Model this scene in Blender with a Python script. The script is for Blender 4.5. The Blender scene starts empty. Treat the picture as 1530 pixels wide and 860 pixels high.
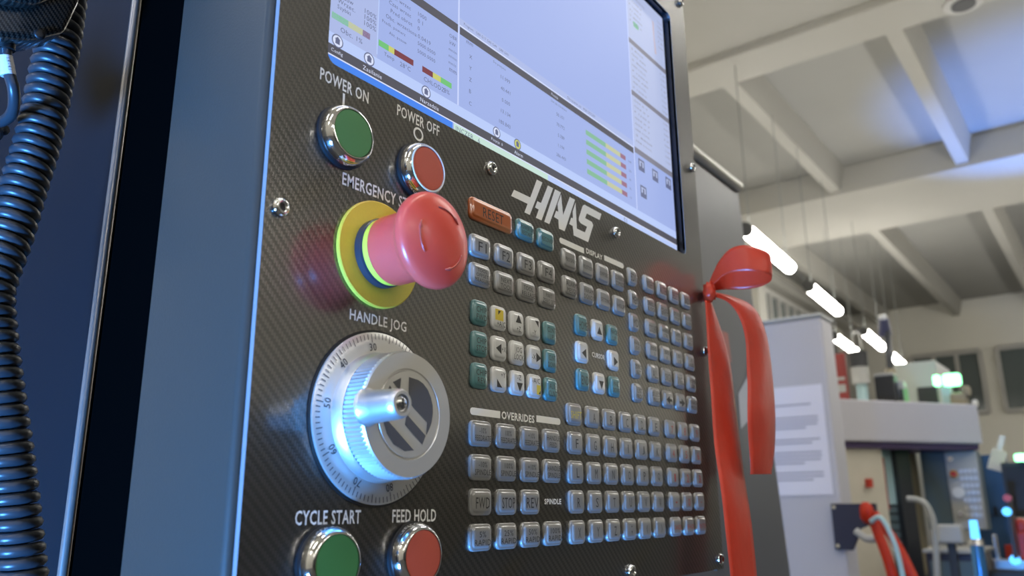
import bpy, bmesh, math, random
from mathutils import Vector, Matrix
from mathutils.geometry import tessellate_polygon
random.seed(7)
sc = bpy.context.scene
COL = sc.collection
PI = math.pi
U = 0.0014            # panel unit in metres
Z0 = 1.35             # height of the panel origin above the floor

# ------------------------------------------------------------------ camera
CAM = Vector((-0.474, -0.3013, 1.2893))
RIGHT = Vector((0.59980797, -0.80010171, -0.00822483))
DOWN = Vector((0.20366051, 0.1626016, -0.96544452))
FWD = Vector((0.77379118, 0.57740625, 0.26047886))
cd = bpy.data.cameras.new('camera'); cam = bpy.data.objects.new('camera', cd); COL.objects.link(cam)
m = Matrix.Identity(4)
for i in range(3):
    m[i][0] = RIGHT[i]; m[i][1] = -DOWN[i]; m[i][2] = -FWD[i]; m[i][3] = CAM[i]
cam.matrix_world = m
cd.sensor_fit = 'HORIZONTAL'; cd.sensor_width = 36.0; cd.lens = 36.0 * 1207.96 / 1530.0
cd.clip_start = 0.01; cd.clip_end = 200
cd.dof.use_dof = True; cd.dof.focus_distance = 0.50; cd.dof.aperture_fstop = 9.5
sc.camera = cam

# ------------------------------------------------------------------ world, light, exposure
w = bpy.data.worlds.new('world'); sc.world = w; w.use_nodes = True
w.node_tree.nodes['Background'].inputs[0].default_value = (0.55, 0.58, 0.62, 1)
w.node_tree.nodes['Background'].inputs[1].default_value = 0.12
sc.view_settings.view_transform = 'Standard'; sc.view_settings.look = 'None'
sc.view_settings.exposure = 0.0; sc.view_settings.gamma = 1.0; sc.view_settings.use_curve_mapping = False
LAMP = 29.0           # radiance of the ceiling tubes
def area(name, loc, target, sx, sy, power, col, spread=180):
    l = bpy.data.lights.new(name, 'AREA'); l.shape = 'RECTANGLE'; l.size = sx; l.size_y = sy
    l.energy = power; l.color = col; l.spread = math.radians(spread)
    o = bpy.data.objects.new(name, l); COL.objects.link(o); o.location = loc
    o.rotation_euler = (Vector(target) - Vector(loc)).to_track_quat('-Z', 'Y').to_euler(); return o
area('blue_wash_light', (-1.60, -0.065, 0.42), (-0.2, 0.05, 1.35), 0.30, 0.30, 44, (0.085, 0.36, 1.0), 90)
def spot(name, loc, target, power, col, angle, blend=0.8):
    l = bpy.data.lights.new(name, 'SPOT'); l.energy = power; l.color = col; l.spot_size = math.radians(angle)
    l.spot_blend = blend; l.shadow_soft_size = 0.1
    o = bpy.data.objects.new(name, l); COL.objects.link(o); o.location = loc
    o.rotation_euler = (Vector(target) - Vector(loc)).to_track_quat('-Z', 'Y').to_euler(); return o
spot('blue_uplight', (12.2, -0.4, 0.5), (10.3, -0.15, 6.0), 2300, (0.07, 0.27, 1.0), 38, 0.7)

# ------------------------------------------------------------------ materials
MATS = {}
def mat(name, col, rough=0.5, metal=0.0, coat=0.0, coat_rough=0.05, spec=0.5, emit=None, estr=0.0, noise=0.0, nscale=200, bump=0.0, sheen=0.0):
    if name in MATS: return MATS[name]
    M = bpy.data.materials.new(name); M.use_nodes = True; nt = M.node_tree; b = nt.nodes['Principled BSDF']
    b.inputs['Base Color'].default_value = (*col, 1); b.inputs['Roughness'].default_value = rough
    b.inputs['Metallic'].default_value = metal; b.inputs['Coat Weight'].default_value = coat
    b.inputs['Coat Roughness'].default_value = coat_rough; b.inputs['Specular IOR Level'].default_value = spec
    if sheen: b.inputs['Sheen Weight'].default_value = sheen
    if emit: b.inputs['Emission Color'].default_value = (*emit, 1); b.inputs['Emission Strength'].default_value = estr
    if noise or bump:
        tc = nt.nodes.new('ShaderNodeTexCoord'); n = nt.nodes.new('ShaderNodeTexNoise')
        n.inputs['Scale'].default_value = nscale; n.inputs['Detail'].default_value = 3
        nt.links.new(tc.outputs['Object'], n.inputs['Vector'])
        if noise:
            r = nt.nodes.new('ShaderNodeMapRange'); r.inputs['To Min'].default_value = 1 - noise; r.inputs['To Max'].default_value = 1 + noise
            nt.links.new(n.outputs['Fac'], r.inputs['Value'])
            v = nt.nodes.new('ShaderNodeVectorMath'); v.operation = 'SCALE'; v.inputs[0].default_value = col
            nt.links.new(r.outputs['Result'], v.inputs['Scale']); nt.links.new(v.outputs['Vector'], b.inputs['Base Color'])
        if bump:
            bp = nt.nodes.new('ShaderNodeBump'); bp.inputs['Strength'].default_value = bump; bp.inputs['Distance'].default_value = 0.001
            nt.links.new(n.outputs['Fac'], bp.inputs['Height']); nt.links.new(bp.outputs['Normal'], b.inputs['Normal'])
    MATS[name] = M; return M

def carbon(name, cell, c1, c2, rough, metal, coat):
    """twill weave: over-two under-two, laid in the plane of the plate"""
    M = bpy.data.materials.new(name); M.use_nodes = True; nt = M.node_tree; b = nt.nodes['Principled BSDF']
    L = nt.links.new
    def math_(op, a, bb=None, c=None):
        n = nt.nodes.new('ShaderNodeMath'); n.operation = op
        for i, x in enumerate((a, bb, c)):
            if x is None: continue
            if isinstance(x, (int, float)): n.inputs[i].default_value = x
            else: L(x, n.inputs[i])
        return n.outputs[0]
    tc = nt.nodes.new('ShaderNodeTexCoord'); sp = nt.nodes.new('ShaderNodeSeparateXYZ'); L(tc.outputs['Object'], sp.inputs[0])
    u = math_('DIVIDE', sp.outputs[0], cell); v = math_('DIVIDE', sp.outputs[2], cell)
    fu = math_('FLOOR', u); fv = math_('FLOOR', v)
    s = math_('FLOORED_MODULO', math_('ADD', fu, fv), 4.0)
    warp = math_('LESS_THAN', s, 1.5)
    du = math_('SUBTRACT', math_('SUBTRACT', u, fu), 0.5); dv = math_('SUBTRACT', math_('SUBTRACT', v, fv), 0.5)
    # tow crown: across the tow direction
    hu = math_('SUBTRACT', 1.0, math_('MULTIPLY', math_('MULTIPLY', du, du), 4.0))
    hv = math_('SUBTRACT', 1.0, math_('MULTIPLY', math_('MULTIPLY', dv, dv), 4.0))
    h = math_('ADD', math_('MULTIPLY', warp, hu), math_('MULTIPLY', math_('SUBTRACT', 1.0, warp), hv))
    mix = nt.nodes.new('ShaderNodeMix'); mix.data_type = 'RGBA'
    mix.inputs['A'].default_value = (*c1, 1); mix.inputs['B'].default_value = (*c2, 1)
    L(math_('MULTIPLY', warp, math_('ADD', 0.45, math_('MULTIPLY', h, 0.55))), mix.inputs['Factor']); L(mix.outputs['Result'], b.inputs['Base Color'])
    bp = nt.nodes.new('ShaderNodeBump'); bp.inputs['Strength'].default_value = 0.35; bp.inputs['Distance'].default_value = cell * 0.12
    L(h, bp.inputs['Height']); L(bp.outputs['Normal'], b.inputs['Normal'])
    b.inputs['Roughness'].default_value = rough; b.inputs['Metallic'].default_value = metal
    b.inputs['Coat Weight'].default_value = coat; b.inputs['Coat Roughness'].default_value = 0.13; b.inputs['Coat IOR'].default_value = 1.95
    MATS[name] = M; return M

M_carbon = carbon('carbon_weave', 0.00135, (0.078, 0.073, 0.064), (0.128, 0.12, 0.104), 0.28, 0.8, 1.0)
M_carbon2 = carbon('carbon_gloss', 0.0010, (0.02, 0.02, 0.02), (0.10, 0.09, 0.075), 0.3, 0.6, 1.0)
M_house = mat('grey_paint', (0.036, 0.034, 0.029), 0.42, 0.1, noise=0.06, nscale=900, bump=0.08)
M_edge = mat('plate_edge', (0.30, 0.33, 0.37), 0.35, 0.5)
M_black = mat('black_plastic', (0.008, 0.008, 0.009), 0.45)
M_void = mat('gap_shade_black', (0.0012, 0.0012, 0.0012), 0.95, spec=0.0)  # near-black: deep shade behind the pendant put into the colour
M_bezel = mat('screen_bezel', (0.012, 0.014, 0.022), 0.25)
M_chrome = mat('chrome', (0.72, 0.72, 0.73), 0.07, 1.0)
M_steel = mat('steel', (0.60, 0.60, 0.60), 0.22, 1.0)
M_green = mat('green_plastic', (0.058, 0.215, 0.062), 0.42, noise=0.05, nscale=1500)
M_redbtn = mat('red_button_plastic', (0.52, 0.085, 0.045), 0.42, noise=0.05, nscale=1500)
M_white = mat('white_plastic', (0.80, 0.79, 0.76), 0.35)
M_print = mat('silver_print', (0.90, 0.89, 0.86), 0.5)
M_yellow = mat('yellow_plate', (0.74, 0.53, 0.05), 0.45, noise=0.05, nscale=700)
M_lime = mat('lime_ring', (0.72, 0.60, 0.05), 0.4)
M_collar = mat('collar_black', (0.02, 0.025, 0.035), 0.35)
M_estop = mat('red_mushroom', (0.76, 0.075, 0.05), 0.32, coat=0.15, coat_rough=0.15)
M_arrow = mat('red_relief', (0.48, 0.06, 0.045), 0.28, coat=0.4)
M_alu = mat('aluminium', (0.70, 0.69, 0.66), 0.38, 0.75, noise=0.03, nscale=2500)
M_aluside = mat('aluminium_side', (0.72, 0.72, 0.72), 0.40, 0.9)
M_ink = mat('dark_ink', (0.035, 0.035, 0.038), 0.5)
M_emblem = mat('emblem_ink', (0.085, 0.085, 0.095), 0.45)
M_key = mat('silver_key', (0.285, 0.28, 0.268), 0.3, 0.15, coat=1.0, coat_rough=0.025)
M_keywhite = mat('white_key', (0.62, 0.62, 0.60), 0.3, coat=1.0, coat_rough=0.025)
M_teal = mat('teal_key', (0.085, 0.225, 0.235), 0.3, coat=1.0, coat_rough=0.025)
M_orange = mat('orange_key', (0.44, 0.105, 0.022), 0.3, coat=1.0, coat_rough=0.025)
M_keyyellow = mat('yellow_print', (0.72, 0.55, 0.05), 0.3, coat=0.5)
M_keyink = mat('key_ink', (0.02, 0.02, 0.02), 0.4, coat=0.5)
M_redprint = mat('red_print', (0.35, 0.04, 0.03), 0.4)
M_shift = mat('shift_print', (0.62, 0.52, 0.06), 0.35)
M_ribbon = mat('red_satin', (0.54, 0.030, 0.008), 0.36, spec=0.35, bump=1.0, nscale=30, noise=0.18)
M_cord = mat('cord_rubber', (0.03, 0.034, 0.04), 0.36)
M_wallblue = mat('machine_paint', (0.010, 0.011, 0.014), 0.5, 0.0, spec=0.12, noise=0.05, nscale=500)
def emis(name, col, s=1.0, rough=0.38):
    return mat(name, (0.01, 0.01, 0.012), rough, emit=col, estr=s * 0.96, spec=0.2)
E_bg = emis('display_ground', (0.36, 0.455, 0.83)); E_light = emis('display_light', (0.50, 0.62, 0.98))
E_pale = emis('display_pale', (0.42, 0.50, 0.82)); E_grey = emis('display_grey', (0.085, 0.085, 0.11))
E_blue = emis('display_blue', (0.06, 0.24, 0.88)); E_mint = emis('display_mint', (0.58, 0.78, 0.70))
E_text = emis('display_text', (0.13, 0.15, 0.27)); E_line = emis('display_line', (0.60, 0.68, 1.0))
E_green = emis('display_green', (0.17, 0.55, 0.19)); E_yel = emis('display_yellow', (0.60, 0.62, 0.16)); E_red = emis('display_red', (0.20, 0.045, 0.06))
E_faint = emis('display_faint', (0.22, 0.22, 0.28))  # right-hand title bars greyed, view-angle washout put into the colour
G_green = emis('gauge_green_washed', (0.24, 0.50, 0.33)); G_yel = emis('gauge_yellow_washed', (0.55, 0.58, 0.36)); G_red = emis('gauge_red_washed', (0.33, 0.16, 0.24))  # pale copies for the right gauges, view-angle washout put into the colours
E_white = emis('display_white', (0.72, 0.78, 1.0)); E_side = emis('display_side', (0.47, 0.54, 0.80))

# ------------------------------------------------------------------ mesh helpers
def link(name, me, material, parent=None, smooth=False, loc=None):
    o = bpy.data.objects.new(name, me); COL.objects.link(o)
    if material is not None and len(me.materials) == 0: me.materials.append(material)
    if smooth and len(me.polygons): me.polygons.foreach_set('use_smooth', [True] * len(me.polygons))
    if parent: o.parent = parent
    if loc is not None: o.location = loc
    return o
def mesh(name, v, f):
    me = bpy.data.meshes.new(name); me.from_pydata([tuple(x) for x in v], [], f); me.update(); return me
def obj(name, v, f, material, parent=None, smooth=False, loc=None): return link(name, mesh(name, v, f), material, parent, smooth, loc)
def tag(o, label, cat, group=None):
    o['label'] = label; o['category'] = cat
    if group: o['group'] = group
    return o
def struct(o): o['kind'] = 'structure'; return o
def empty(name, loc=(0, 0, 0)):
    o = bpy.data.objects.new(name, None); COL.objects.link(o); o.location = loc; o.empty_display_size = 0.05; return o
def boxv(x0, x1, y0, y1, z0, z1):
    v = [(x0, y0, z0), (x1, y0, z0), (x1, y1, z0), (x0, y1, z0), (x0, y0, z1), (x1, y0, z1), (x1, y1, z1), (x0, y1, z1)]
    return v, [(0, 3, 2, 1), (4, 5, 6, 7), (0, 1, 5, 4), (1, 2, 6, 5), (2, 3, 7, 6), (3, 0, 4, 7)]
def box(name, x0, x1, y0, y1, z0, z1, material, parent=None, bevel=0.0, seg=2):
    bm = bmesh.new(); v, f = boxv(min(x0, x1), max(x0, x1), min(y0, y1), max(y0, y1), min(z0, z1), max(z0, z1))
    vs = [bm.verts.new(p) for p in v]
    for q in f: bm.faces.new([vs[i] for i in q])
    if bevel: bmesh.ops.bevel(bm, geom=bm.edges[:], offset=bevel, segments=seg, profile=0.5, affect='EDGES')
    me = bpy.data.meshes.new(name); bm.to_mesh(me); bm.free()
    return link(name, me, material, parent, smooth=False)
def lathe(prof, n=48, cap=True, cx=0, cy=0, ridge=None):
    """profile of (radius, height) in panel units, axis = panel normal towards the viewer"""
    v = []; f = []
    for k, (r, h) in enumerate(prof):
        for i in range(n):
            a = 2 * PI * i / n; rr = r
            if ridge and ridge[0] <= k <= ridge[1]: rr = r - (ridge[2] if i % 2 else 0)
            v.append(P(cx + rr * math.cos(a), cy + rr * math.sin(a), h))
    for k in range(len(prof) - 1):
        for i in range(n):
            j = (i + 1) % n; f.append((k * n + i, (k + 1) * n + i, (k + 1) * n + j, k * n + j))
    if cap:
        f.append(tuple((len(prof) - 1) * n + i for i in reversed(range(n)))); f.append(tuple(range(n)))
    return v, f
def P(x, y, h): return (x * U, -h * U, -y * U)
def autosmooth(o, ang=35):
    me = o.data; me.polygons.foreach_set('use_smooth', [True] * len(me.polygons)); me.set_sharp_from_angle(angle=math.radians(ang)); return o
def plate2d(poly, h0, h1, holes=()):
    """flat polygon in panel coordinates made into a plate between heights h0 (back) and h1 (front)"""
    loops = [list(poly)] + [list(x) for x in holes]
    tri = tessellate_polygon([[Vector((a, b, 0)) for a, b in l] for l in loops])
    pts = [p for l in loops for p in l]; n = len(pts)
    v = [P(a, b, h1) for a, b in pts] + [P(a, b, h0) for a, b in pts]; f = []
    for t in tri:
        a, b, c = [Vector((*pts[i], 0)) for i in t]
        if (b - a).cross(c - a).z < 0: t = (t[0], t[2], t[1])
        f.append(tuple(reversed(t))); f.append(tuple(i + n for i in t))
    s = 0
    for l in loops:
        m_ = len(l)
        for i in range(m_): f.append((s + i, s + (i + 1) % m_, n + s + (i + 1) % m_, n + s + i))
        s += m_
    return v, f
def fixn(o):
    bm = bmesh.new(); bm.from_mesh(o.data); bmesh.ops.recalc_face_normals(bm, faces=bm.faces); bm.to_mesh(o.data); bm.free(); return o
def rrect(w_, h_, r, seg=5, cx=0, cy=0):
    out = []
    for (sx, sy, a0) in ((1, 1, 0), (-1, 1, 90), (-1, -1, 180), (1, -1, 270)):
        for i in range(seg + 1):
            a = math.radians(a0 + 90 * i / seg)
            out.append((cx + sx * (w_ / 2 - r) + r * math.cos(a), cy + sy * (h_ / 2 - r) + r * math.sin(a)))
    return out
def flatshape(name, polys, h, material, parent, thick=0.0, loc=None):
    """printed shapes: thin raised polygons in panel coordinates"""
    v = []; f = []
    for poly in polys:
        tri = tessellate_polygon([[Vector((a, b, 0)) for a, b in poly]]); s = len(v)
        v += [P(a, b, h) for a, b in poly]
        for t in tri:
            a, b, c = [Vector((*poly[i], 0)) for i in t]
            if (b - a).cross(c - a).z > 0: t = (t[0], t[2], t[1])
            f.append(tuple(s + i for i in t))
    return obj(name, v, f, material, parent)
def rectp(x0, x1, y0, y1): return [(x0, y0), (x1, y0), (x1, y1), (x0, y1)]
def tube(pts, r, n=8, cap=True, closed=False):
    pts = [Vector(p) for p in pts]; v = []; f = []; N = len(pts); up = None
    for i, p in enumerate(pts):
        t = (pts[min(i + 1, N - 1)] - pts[max(i - 1, 0)]).normalized()
        if up is None:
            up = Vector((0, 0, 1)) if abs(t.z) < 0.9 else Vector((1, 0, 0))
        a = t.cross(up).normalized(); b = a.cross(t).normalized(); up = b
        rr = r[i] if isinstance(r, (list, tuple)) else r
        for k in range(n):
            q = 2 * PI * k / n; v.append(p + a * rr * math.cos(q) + b * rr * math.sin(q))
    for i in range(N - 1):
        for k in range(n):
            j = (k + 1) % n; f.append((i * n + k, i * n + j, (i + 1) * n + j, (i + 1) * n + k))
    if cap: f.append(tuple(reversed(range(n)))); f.append(tuple((N - 1) * n + k for k in range(n)))
    return v, f
def catmull(pts, per=8):
    pts = [Vector(p) for p in pts]; out = []
    for i in range(len(pts) - 1):
        p0 = pts[max(i - 1, 0)]; p1 = pts[i]; p2 = pts[i + 1]; p3 = pts[min(i + 2, len(pts) - 1)]
        for k in range(per):
            t = k / per
            out.append(0.5 * ((2 * p1) + (p2 - p0) * t + (2 * p0 - 5 * p1 + 4 * p2 - p3) * t * t + (3 * p1 - p0 - 3 * p2 + p3) * t ** 3))
    out.append(pts[-1]); return out

# deferred lettering: all strings become meshes in one pass at the end
TEXTS = []
def text(name, s, x, y, w_, h_, hgt, material, parent, bold=0.0, loc=None, rot=0.0, align='C'):
    TEXTS.append((name, s, x, y, w_, h_, hgt, material, parent, bold, loc, rot, align))
def flush_texts():
    cache = {}
    for t in TEXTS:
        key = (t[1], t[9])
        if key in cache: continue
        cu = bpy.data.curves.new('lettering_curve', 'FONT'); cu.body = t[1]; cu.size = 1; cu.offset = t[9]; cu.resolution_u = 2
        cu.align_x = 'CENTER'; cu.space_line = 0.95; cu.space_character = 1.08; cu.fill_mode = 'FRONT'
        o = bpy.data.objects.new('lettering_curve', cu); COL.objects.link(o); cache[key] = o
    bpy.context.view_layer.update(); dg = bpy.context.evaluated_depsgraph_get()
    geo = {}
    for k, o in cache.items():
        me = bpy.data.meshes.new_from_object(o.evaluated_get(dg)); geo[k] = ([v.co.copy() for v in me.vertices], [tuple(p.vertices) for p in me.polygons]); bpy.data.meshes.remove(me)
    for o in cache.values():
        c = o.data; bpy.data.objects.remove(o); bpy.data.curves.remove(c)
    for (name, s, x, y, w_, h_, hgt, material, parent, bold, loc, rot, align) in TEXTS:
        vs, fs = geo[(s, bold)]
        if not vs: continue
        x0 = min(v.x for v in vs); x1 = max(v.x for v in vs); y0 = min(v.y for v in vs); y1 = max(v.y for v in vs)
        sy = h_ / max(y1 - y0, 1e-4); sx = (w_ / max(x1 - x0, 1e-4)) if w_ else sy
        ca, sa = math.cos(rot), math.sin(rot); v = []
        for q in vs:
            a = (q.x - (x0 + x1) / 2) * sx; b = -(q.y - (y0 + y1) / 2) * sy
            if align == 'L': a += (x1 - x0) / 2 * sx
            v.append(P(x + a * ca - b * sa, y + a * sa + b * ca, hgt))
        obj(name, v, fs, material, parent, loc=loc)

# ------------------------------------------------------------------ the hall
M_ceil = mat('ceiling_concrete', (0.41, 0.397, 0.357), 0.85, noise=0.05, nscale=1.5)
M_bay = mat('ceiling_bay', (0.335, 0.33, 0.305), 0.85, noise=0.06, nscale=1.2)
M_wall = mat('wall_plaster', (0.88, 0.855, 0.77), 0.85, noise=0.04, nscale=1.0)
M_floor = mat('floor_resin', (0.085, 0.085, 0.085), 0.35, noise=0.08, nscale=2.0)
M_glass = mat('dark_window_glass', (0.10, 0.125, 0.125), 0.15)
M_frame = mat('window_frame', (0.50, 0.49, 0.46), 0.5)
XA, XB, YA, YB, HC = -6.0, 21.3, -9.0, 5.0, 5.6
struct(box('floor', XA, XB, YA, YB, -0.1, 0.0, M_floor))
ceil = struct(box('ceiling', XA, XB, YA, YB, HC + 0.42, HC + 0.6, M_bay))
box('girder', 6.62, 7.16, YA, YB, HC, HC + 0.42, M_ceil, ceil, 0.02)
box('girder', 11.15, 13.2, YA, YB, HC, HC + 0.42, M_ceil, ceil, 0.02)
box('girder', 0.6, 1.14, YA, YB, HC, HC + 0.42, M_ceil, ceil, 0.02)
box('bay_panel', XA, 0.6, YA, YB, HC + 0.08, HC + 0.42, M_ceil, ceil)
box('bay_panel', 1.14, 6.62, YA, YB, HC + 0.08, HC + 0.42, M_ceil, ceil)
def rib(x0, x1, y):
    v = []
    for x in (x0, x1):
        v += [(x, y - 0.16, HC + 0.42), (x, y - 0.075, HC + 0.06), (x, y + 0.075, HC + 0.06), (x, y + 0.16, HC + 0.42)]
    obj('rib', v, [(0, 1, 5, 4), (1, 2, 6, 5), (2, 3, 7, 6), (3, 0, 4, 7), (0, 3, 2, 1), (4, 5, 6, 7)], M_ceil, ceil)
for y in (4.15, 2.5, 0.85, -0.8, -2.45, -4.1, -5.75, -7.4):
    rib(7.16, 11.15, y); rib(13.2, XB, y)
struct(box('wall_right', XA, XB, YA - 0.2, YA, 0, HC + 0.42, M_wall))
struct(box('wall_front', XA - 0.2, XA, YA, YB, 0, HC + 0.42, M_wall))
struct(box('trim_5', XA, XB, YA, YA + 0.04, 0, 2.6, mat('unseen_dark_band', (0.05, 0.05, 0.05), 0.6)))  # unseen dark band added to darken what the lower face plate reflects
wl = struct(box('wall_left', XA, XB, YB, YB + 0.2, 0, HC + 0.42, M_wall))
wb = struct(box('wall_back', XB, XB + 0.2, YA, YB, 0, HC + 0.42, M_wall))
def window(n, x0, x1, y0, y1, z0, z1, axis, panes):
    t = struct(box('window_%d' % n, x0, x1, y0, y1, z0, z1, M_glass))
    for i in range(panes + 1):
        k = i / panes
        if axis == 'Y':
            c = y0 + (y1 - y0) * k; box('mullion', x0 - 0.06, x0 + 0.02, c - 0.045, c + 0.045, z0, z1, M_frame, t)
        else:
            c = x0 + (x1 - x0) * k; box('mullion', c - 0.05, c + 0.05, y0 - 0.06, y0 + 0.02, z0, z1, M_frame, t)
    for zz in (z0, z1):
        if axis == 'Y': box('window_frame', x0 - 0.07, x0 + 0.02, y0, y1, zz - 0.05, zz + 0.05, M_frame, t)
        else: box('window_frame', x0, x1, y0 - 0.07, y0 + 0.02, zz - 0.05, zz + 0.05, M_frame, t)
window(1, XB - 0.05, XB + 0.03, 2.14, 3.62, 3.3, 4.75, 'Y', 3)
window(2, XB - 0.05, XB + 0.03, -0.9, 1.78, 3.3, 4.75, 'Y', 4)
window(3, 14.6, 19.6, YB - 0.05, YB + 0.03, 4.0, 5.35, 'X', 10)
struct(box('trim_1', XA, XB - 0.2, YB - 0.25, YB, HC - 0.1, HC + 0.1, M_ceil))
for k, x in enumerate((13.7, 20.6)): struct(box('trim_%d' % (k + 2), x, x + 0.4, YB - 0.35, YB, 0, HC, M_ceil))

M_tube = mat('lamp_tube', (0.9, 0.9, 0.9), 0.4, emit=(1.0, 0.97, 0.90), estr=LAMP)
M_cap = mat('lamp_cap', (0.10, 0.10, 0.10), 0.5)
M_wire = mat('wire_grey', (0.22, 0.23, 0.22), 0.5)
LD = Vector((0.9981, 0.0611, 0))
def ray_tube(p, q, r, n=12):
    return tube([p, q], r, n)
RIBS = (4.15, 2.5, 0.85, -0.8, -2.45, -4.1, -5.75, -7.4)
def ctop(x, y):
    for a, b in ((0.6, 1.14), (6.62, 7.16), (11.15, 13.2)):
        if a - 0.01 < x < b + 0.01: return HC
    if x < 6.62: return HC + 0.08
    if x < 8.5 and y > 2: return HC
    return HC + 0.06 if any(abs(y - r) < 0.18 for r in RIBS) else HC + 0.42
def tube_lamp(cx, cy, label, group, L=1.5):
    t = empty('tube_lamp', (cx, cy, 3.8)); tag(t, label, 'lamp', group)
    v, f = ray_tube(-LD * L / 2, LD * L / 2, 0.065); autosmooth(obj('tube', v, f, M_tube, t))
    for s in (-1, 1):
        v, f = ray_tube(LD * s * (L / 2), LD * s * (L / 2 + 0.07), 0.068); autosmooth(obj('end_cap', v, f, M_cap, t))
        v, f = tube([LD * s * (L / 2 - 0.1) + Vector((0, 0, 0.05)), LD * s * (L / 2 - 0.1) + Vector((0, 0, ctop(cx + s * (L / 2 - 0.1), cy) - 0.002 - 3.8))], 0.005, 5); obj('suspension_wire', v, f, M_wire, t)
    v, f = tube([LD * (L / 2), LD * (L / 2 + 0.6)], 0.014, 6); obj('conduit', v, f, M_wire, t)
ROW1 = [(7.45, 2.31, 'lit tube lamp nearest the red bow, first of the hanging row'), (9.93, 2.49, 'lit tube lamp second along the hanging row'),
        (13.1, 2.66, 'lit tube lamp third along the hanging row'), (15.4, 2.80, 'farthest lit tube lamp of the hanging row')]
for x, y, l in ROW1: tube_lamp(x, y, l, 'tube lamps hanging in a row')
tube_lamp(13.2, 3.12, 'lit tube lamp set left of the row, above the red sign', 'tube lamps hanging in a row')
for x in (-3.0, 0.6, 4.2): tube_lamp(x, 2.0 + x * 0.04, 'tube lamp hidden behind the control pendant', 'tube lamps over the aisle')
tube_lamp(18.6, -1.1, 'unseen tube lamp added by the far windows to brighten that wall', 'tube lamps over the aisle')  # unseen lamp added to lift the far wall
for y, xs in ((-0.82, (-4.6, -2.2, 0.2, 2.6, 5.0, 7.4, 9.8, 12.2, 14.6)), (-5.75, (-4.6, -2.3, 0.0, 2.4, 15.4, 18.2))):  # unseen rows placed for key glints, kept out of the plate's reflection
    for x in xs: tube_lamp(x, y, 'unseen tube lamp placed over the aisle to light the pendant', 'tube lamps over the aisle')
v, f = tube([(7.0, 0.23, HC), (7.0, 0.23, HC - 0.03)], 0.16, 24)
o = obj('ceiling_vent', v, f, M_frame); tag(o, 'round grey ceiling fitting on the girder at the top edge', 'vent')
v, f = tube([(7.0, 0.23, HC - 0.03), (7.0, 0.23, HC - 0.045)], 0.1, 24); obj('vent_grille', [Vector(a) for a in v], f, M_cap, o)

# ------------------------------------------------------------------ control pendant
PEN = empty('control_pendant', (0, 0, Z0))
tag(PEN, 'large dark carbon-weave machine control pendant with screen, buttons and silver keypad', 'control panel')
XL, XR, YT, YBm = -186.5, 169.5, -328.0, 82.2
# housing with rounded front edge
hp = [(XL + 1.2, 2.6), (XL - 0.6, 3.2), (XL - 1.6, 4.2), (XL - 2.0, 6.0), (XL - 2.0, 61.0), (XL + 4, 63.0)]
prof = [(a, b) for a, b in hp] + [(-17 - a, b) for a, b in reversed(hp)] + [(XR - 4, 2.6), (XR - 4, 58), (XL + 4, 58), (XL + 4, 2.6)]
v = []; f = []
for yy in (YT - 1, YBm + 1):
    v += [P(a, yy, -b) for a, b in prof]
n = len(prof)
for i in range(n): f.append((i, (i + 1) % n, n + (i + 1) % n, n + i))
for t_ in tessellate_polygon([[Vector((a, b, 0)) for a, b in prof]]): f.append(tuple(t_)); f.append(tuple(n + i for i in reversed(t_)))
autosmooth(fixn(obj('housing', v, f, M_house, PEN)), 40)
v, f = boxv(XL * U + 0.03, XR * U - 0.03, 0.0885, 0.20, -0.115, 0.46)
obj('rear_cover', v, f, M_void, PEN)  # rear box blackened to read as the shaded gap
op = rrect(144.8 + 164, 300.4 - 117.4, 4.0, 4, (144.8 - 164) / 2, -(300.4 + 117.4) / 2)
v, f = plate2d(rectp(XL, XR, YT, YBm), -2.0, 0.0, [op])
fp = fixn(obj('face_plate', v, f, M_carbon, PEN)); fp.data.materials.append(M_edge)
for p in fp.data.polygons:
    if abs(p.normal.y) < 0.5: p.material_index = 1
# screen recess
v = [P(a, b, -0.3) for a, b in op] + [P(a, b, -5.2) for a, b in op]; n = len(op)
f = [(i, (i + 1) % n, n + (i + 1) % n, n + i) for i in range(n)]
obj('screen_recess', v, f, M_bezel, PEN)
# screen (flat emitting panel) and what it shows
SX0, SX1, SY0, SY1 = -163.6, 142.0, -298.0, -115.0
v, f = boxv(-0.232, 0.206, 0.0075, 0.010, 0.16, 0.425); obj('screen_bezel', v, f, M_bezel, PEN)
scr = flatshape('screen', [rectp(SX0, SX1, SY0, SY1)], -5.1, E_bg, PEN)
scr['label'] = 'lit pale blue screen'
def ui(name, polys, m_, h=-5.05): return flatshape(name, polys, h, m_, scr)
ui('white_band', [rectp(SX0, SX1, -134.3, -129.2)], E_light)
ui('lower_bar', [rectp(SX0, SX1, -129.2, -124.9)], E_grey)
ui('status_strip', [rectp(SX0, -87.2, -124.3, SY1)], E_blue)
ui('status_strip', [rectp(-86.3, -11, -124.3, SY1)], E_mint)
ui('status_strip', [rectp(-11, SX1, -124.3, SY1)], E_light)
ui('rule_line', [rectp(SX0, SX1, -124.9, -124.3)], E_white)
ui('title_bar', [rectp(SX0, -84.2, -176.0, -171.5), rectp(-82.8, 86.6, -175.6, -171.6)], E_grey)
ui('title_bar', [rectp(88.2, SX1, -256.0, -252.4)], E_faint); ui('title_bar', [rectp(88.2, SX1, -217.5, -214.0)], E_faint); ui('title_bar', [rectp(88.4, SX1, -177.3, -173.4)], E_faint)
ui('pane', [rectp(88.4, SX1, -298, -256)], E_side); ui('pane', [rectp(88.4, SX1, -252.4, -217.5)], E_side); ui('pane', [rectp(88.4, SX1, -214, -177.3)], E_side); ui('pane', [rectp(-83, 87, -180.2, -176.6)], E_pale)
ui('pane', [rectp(SX0, -134.5, -171.2, -134.3)], E_pale)
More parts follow.
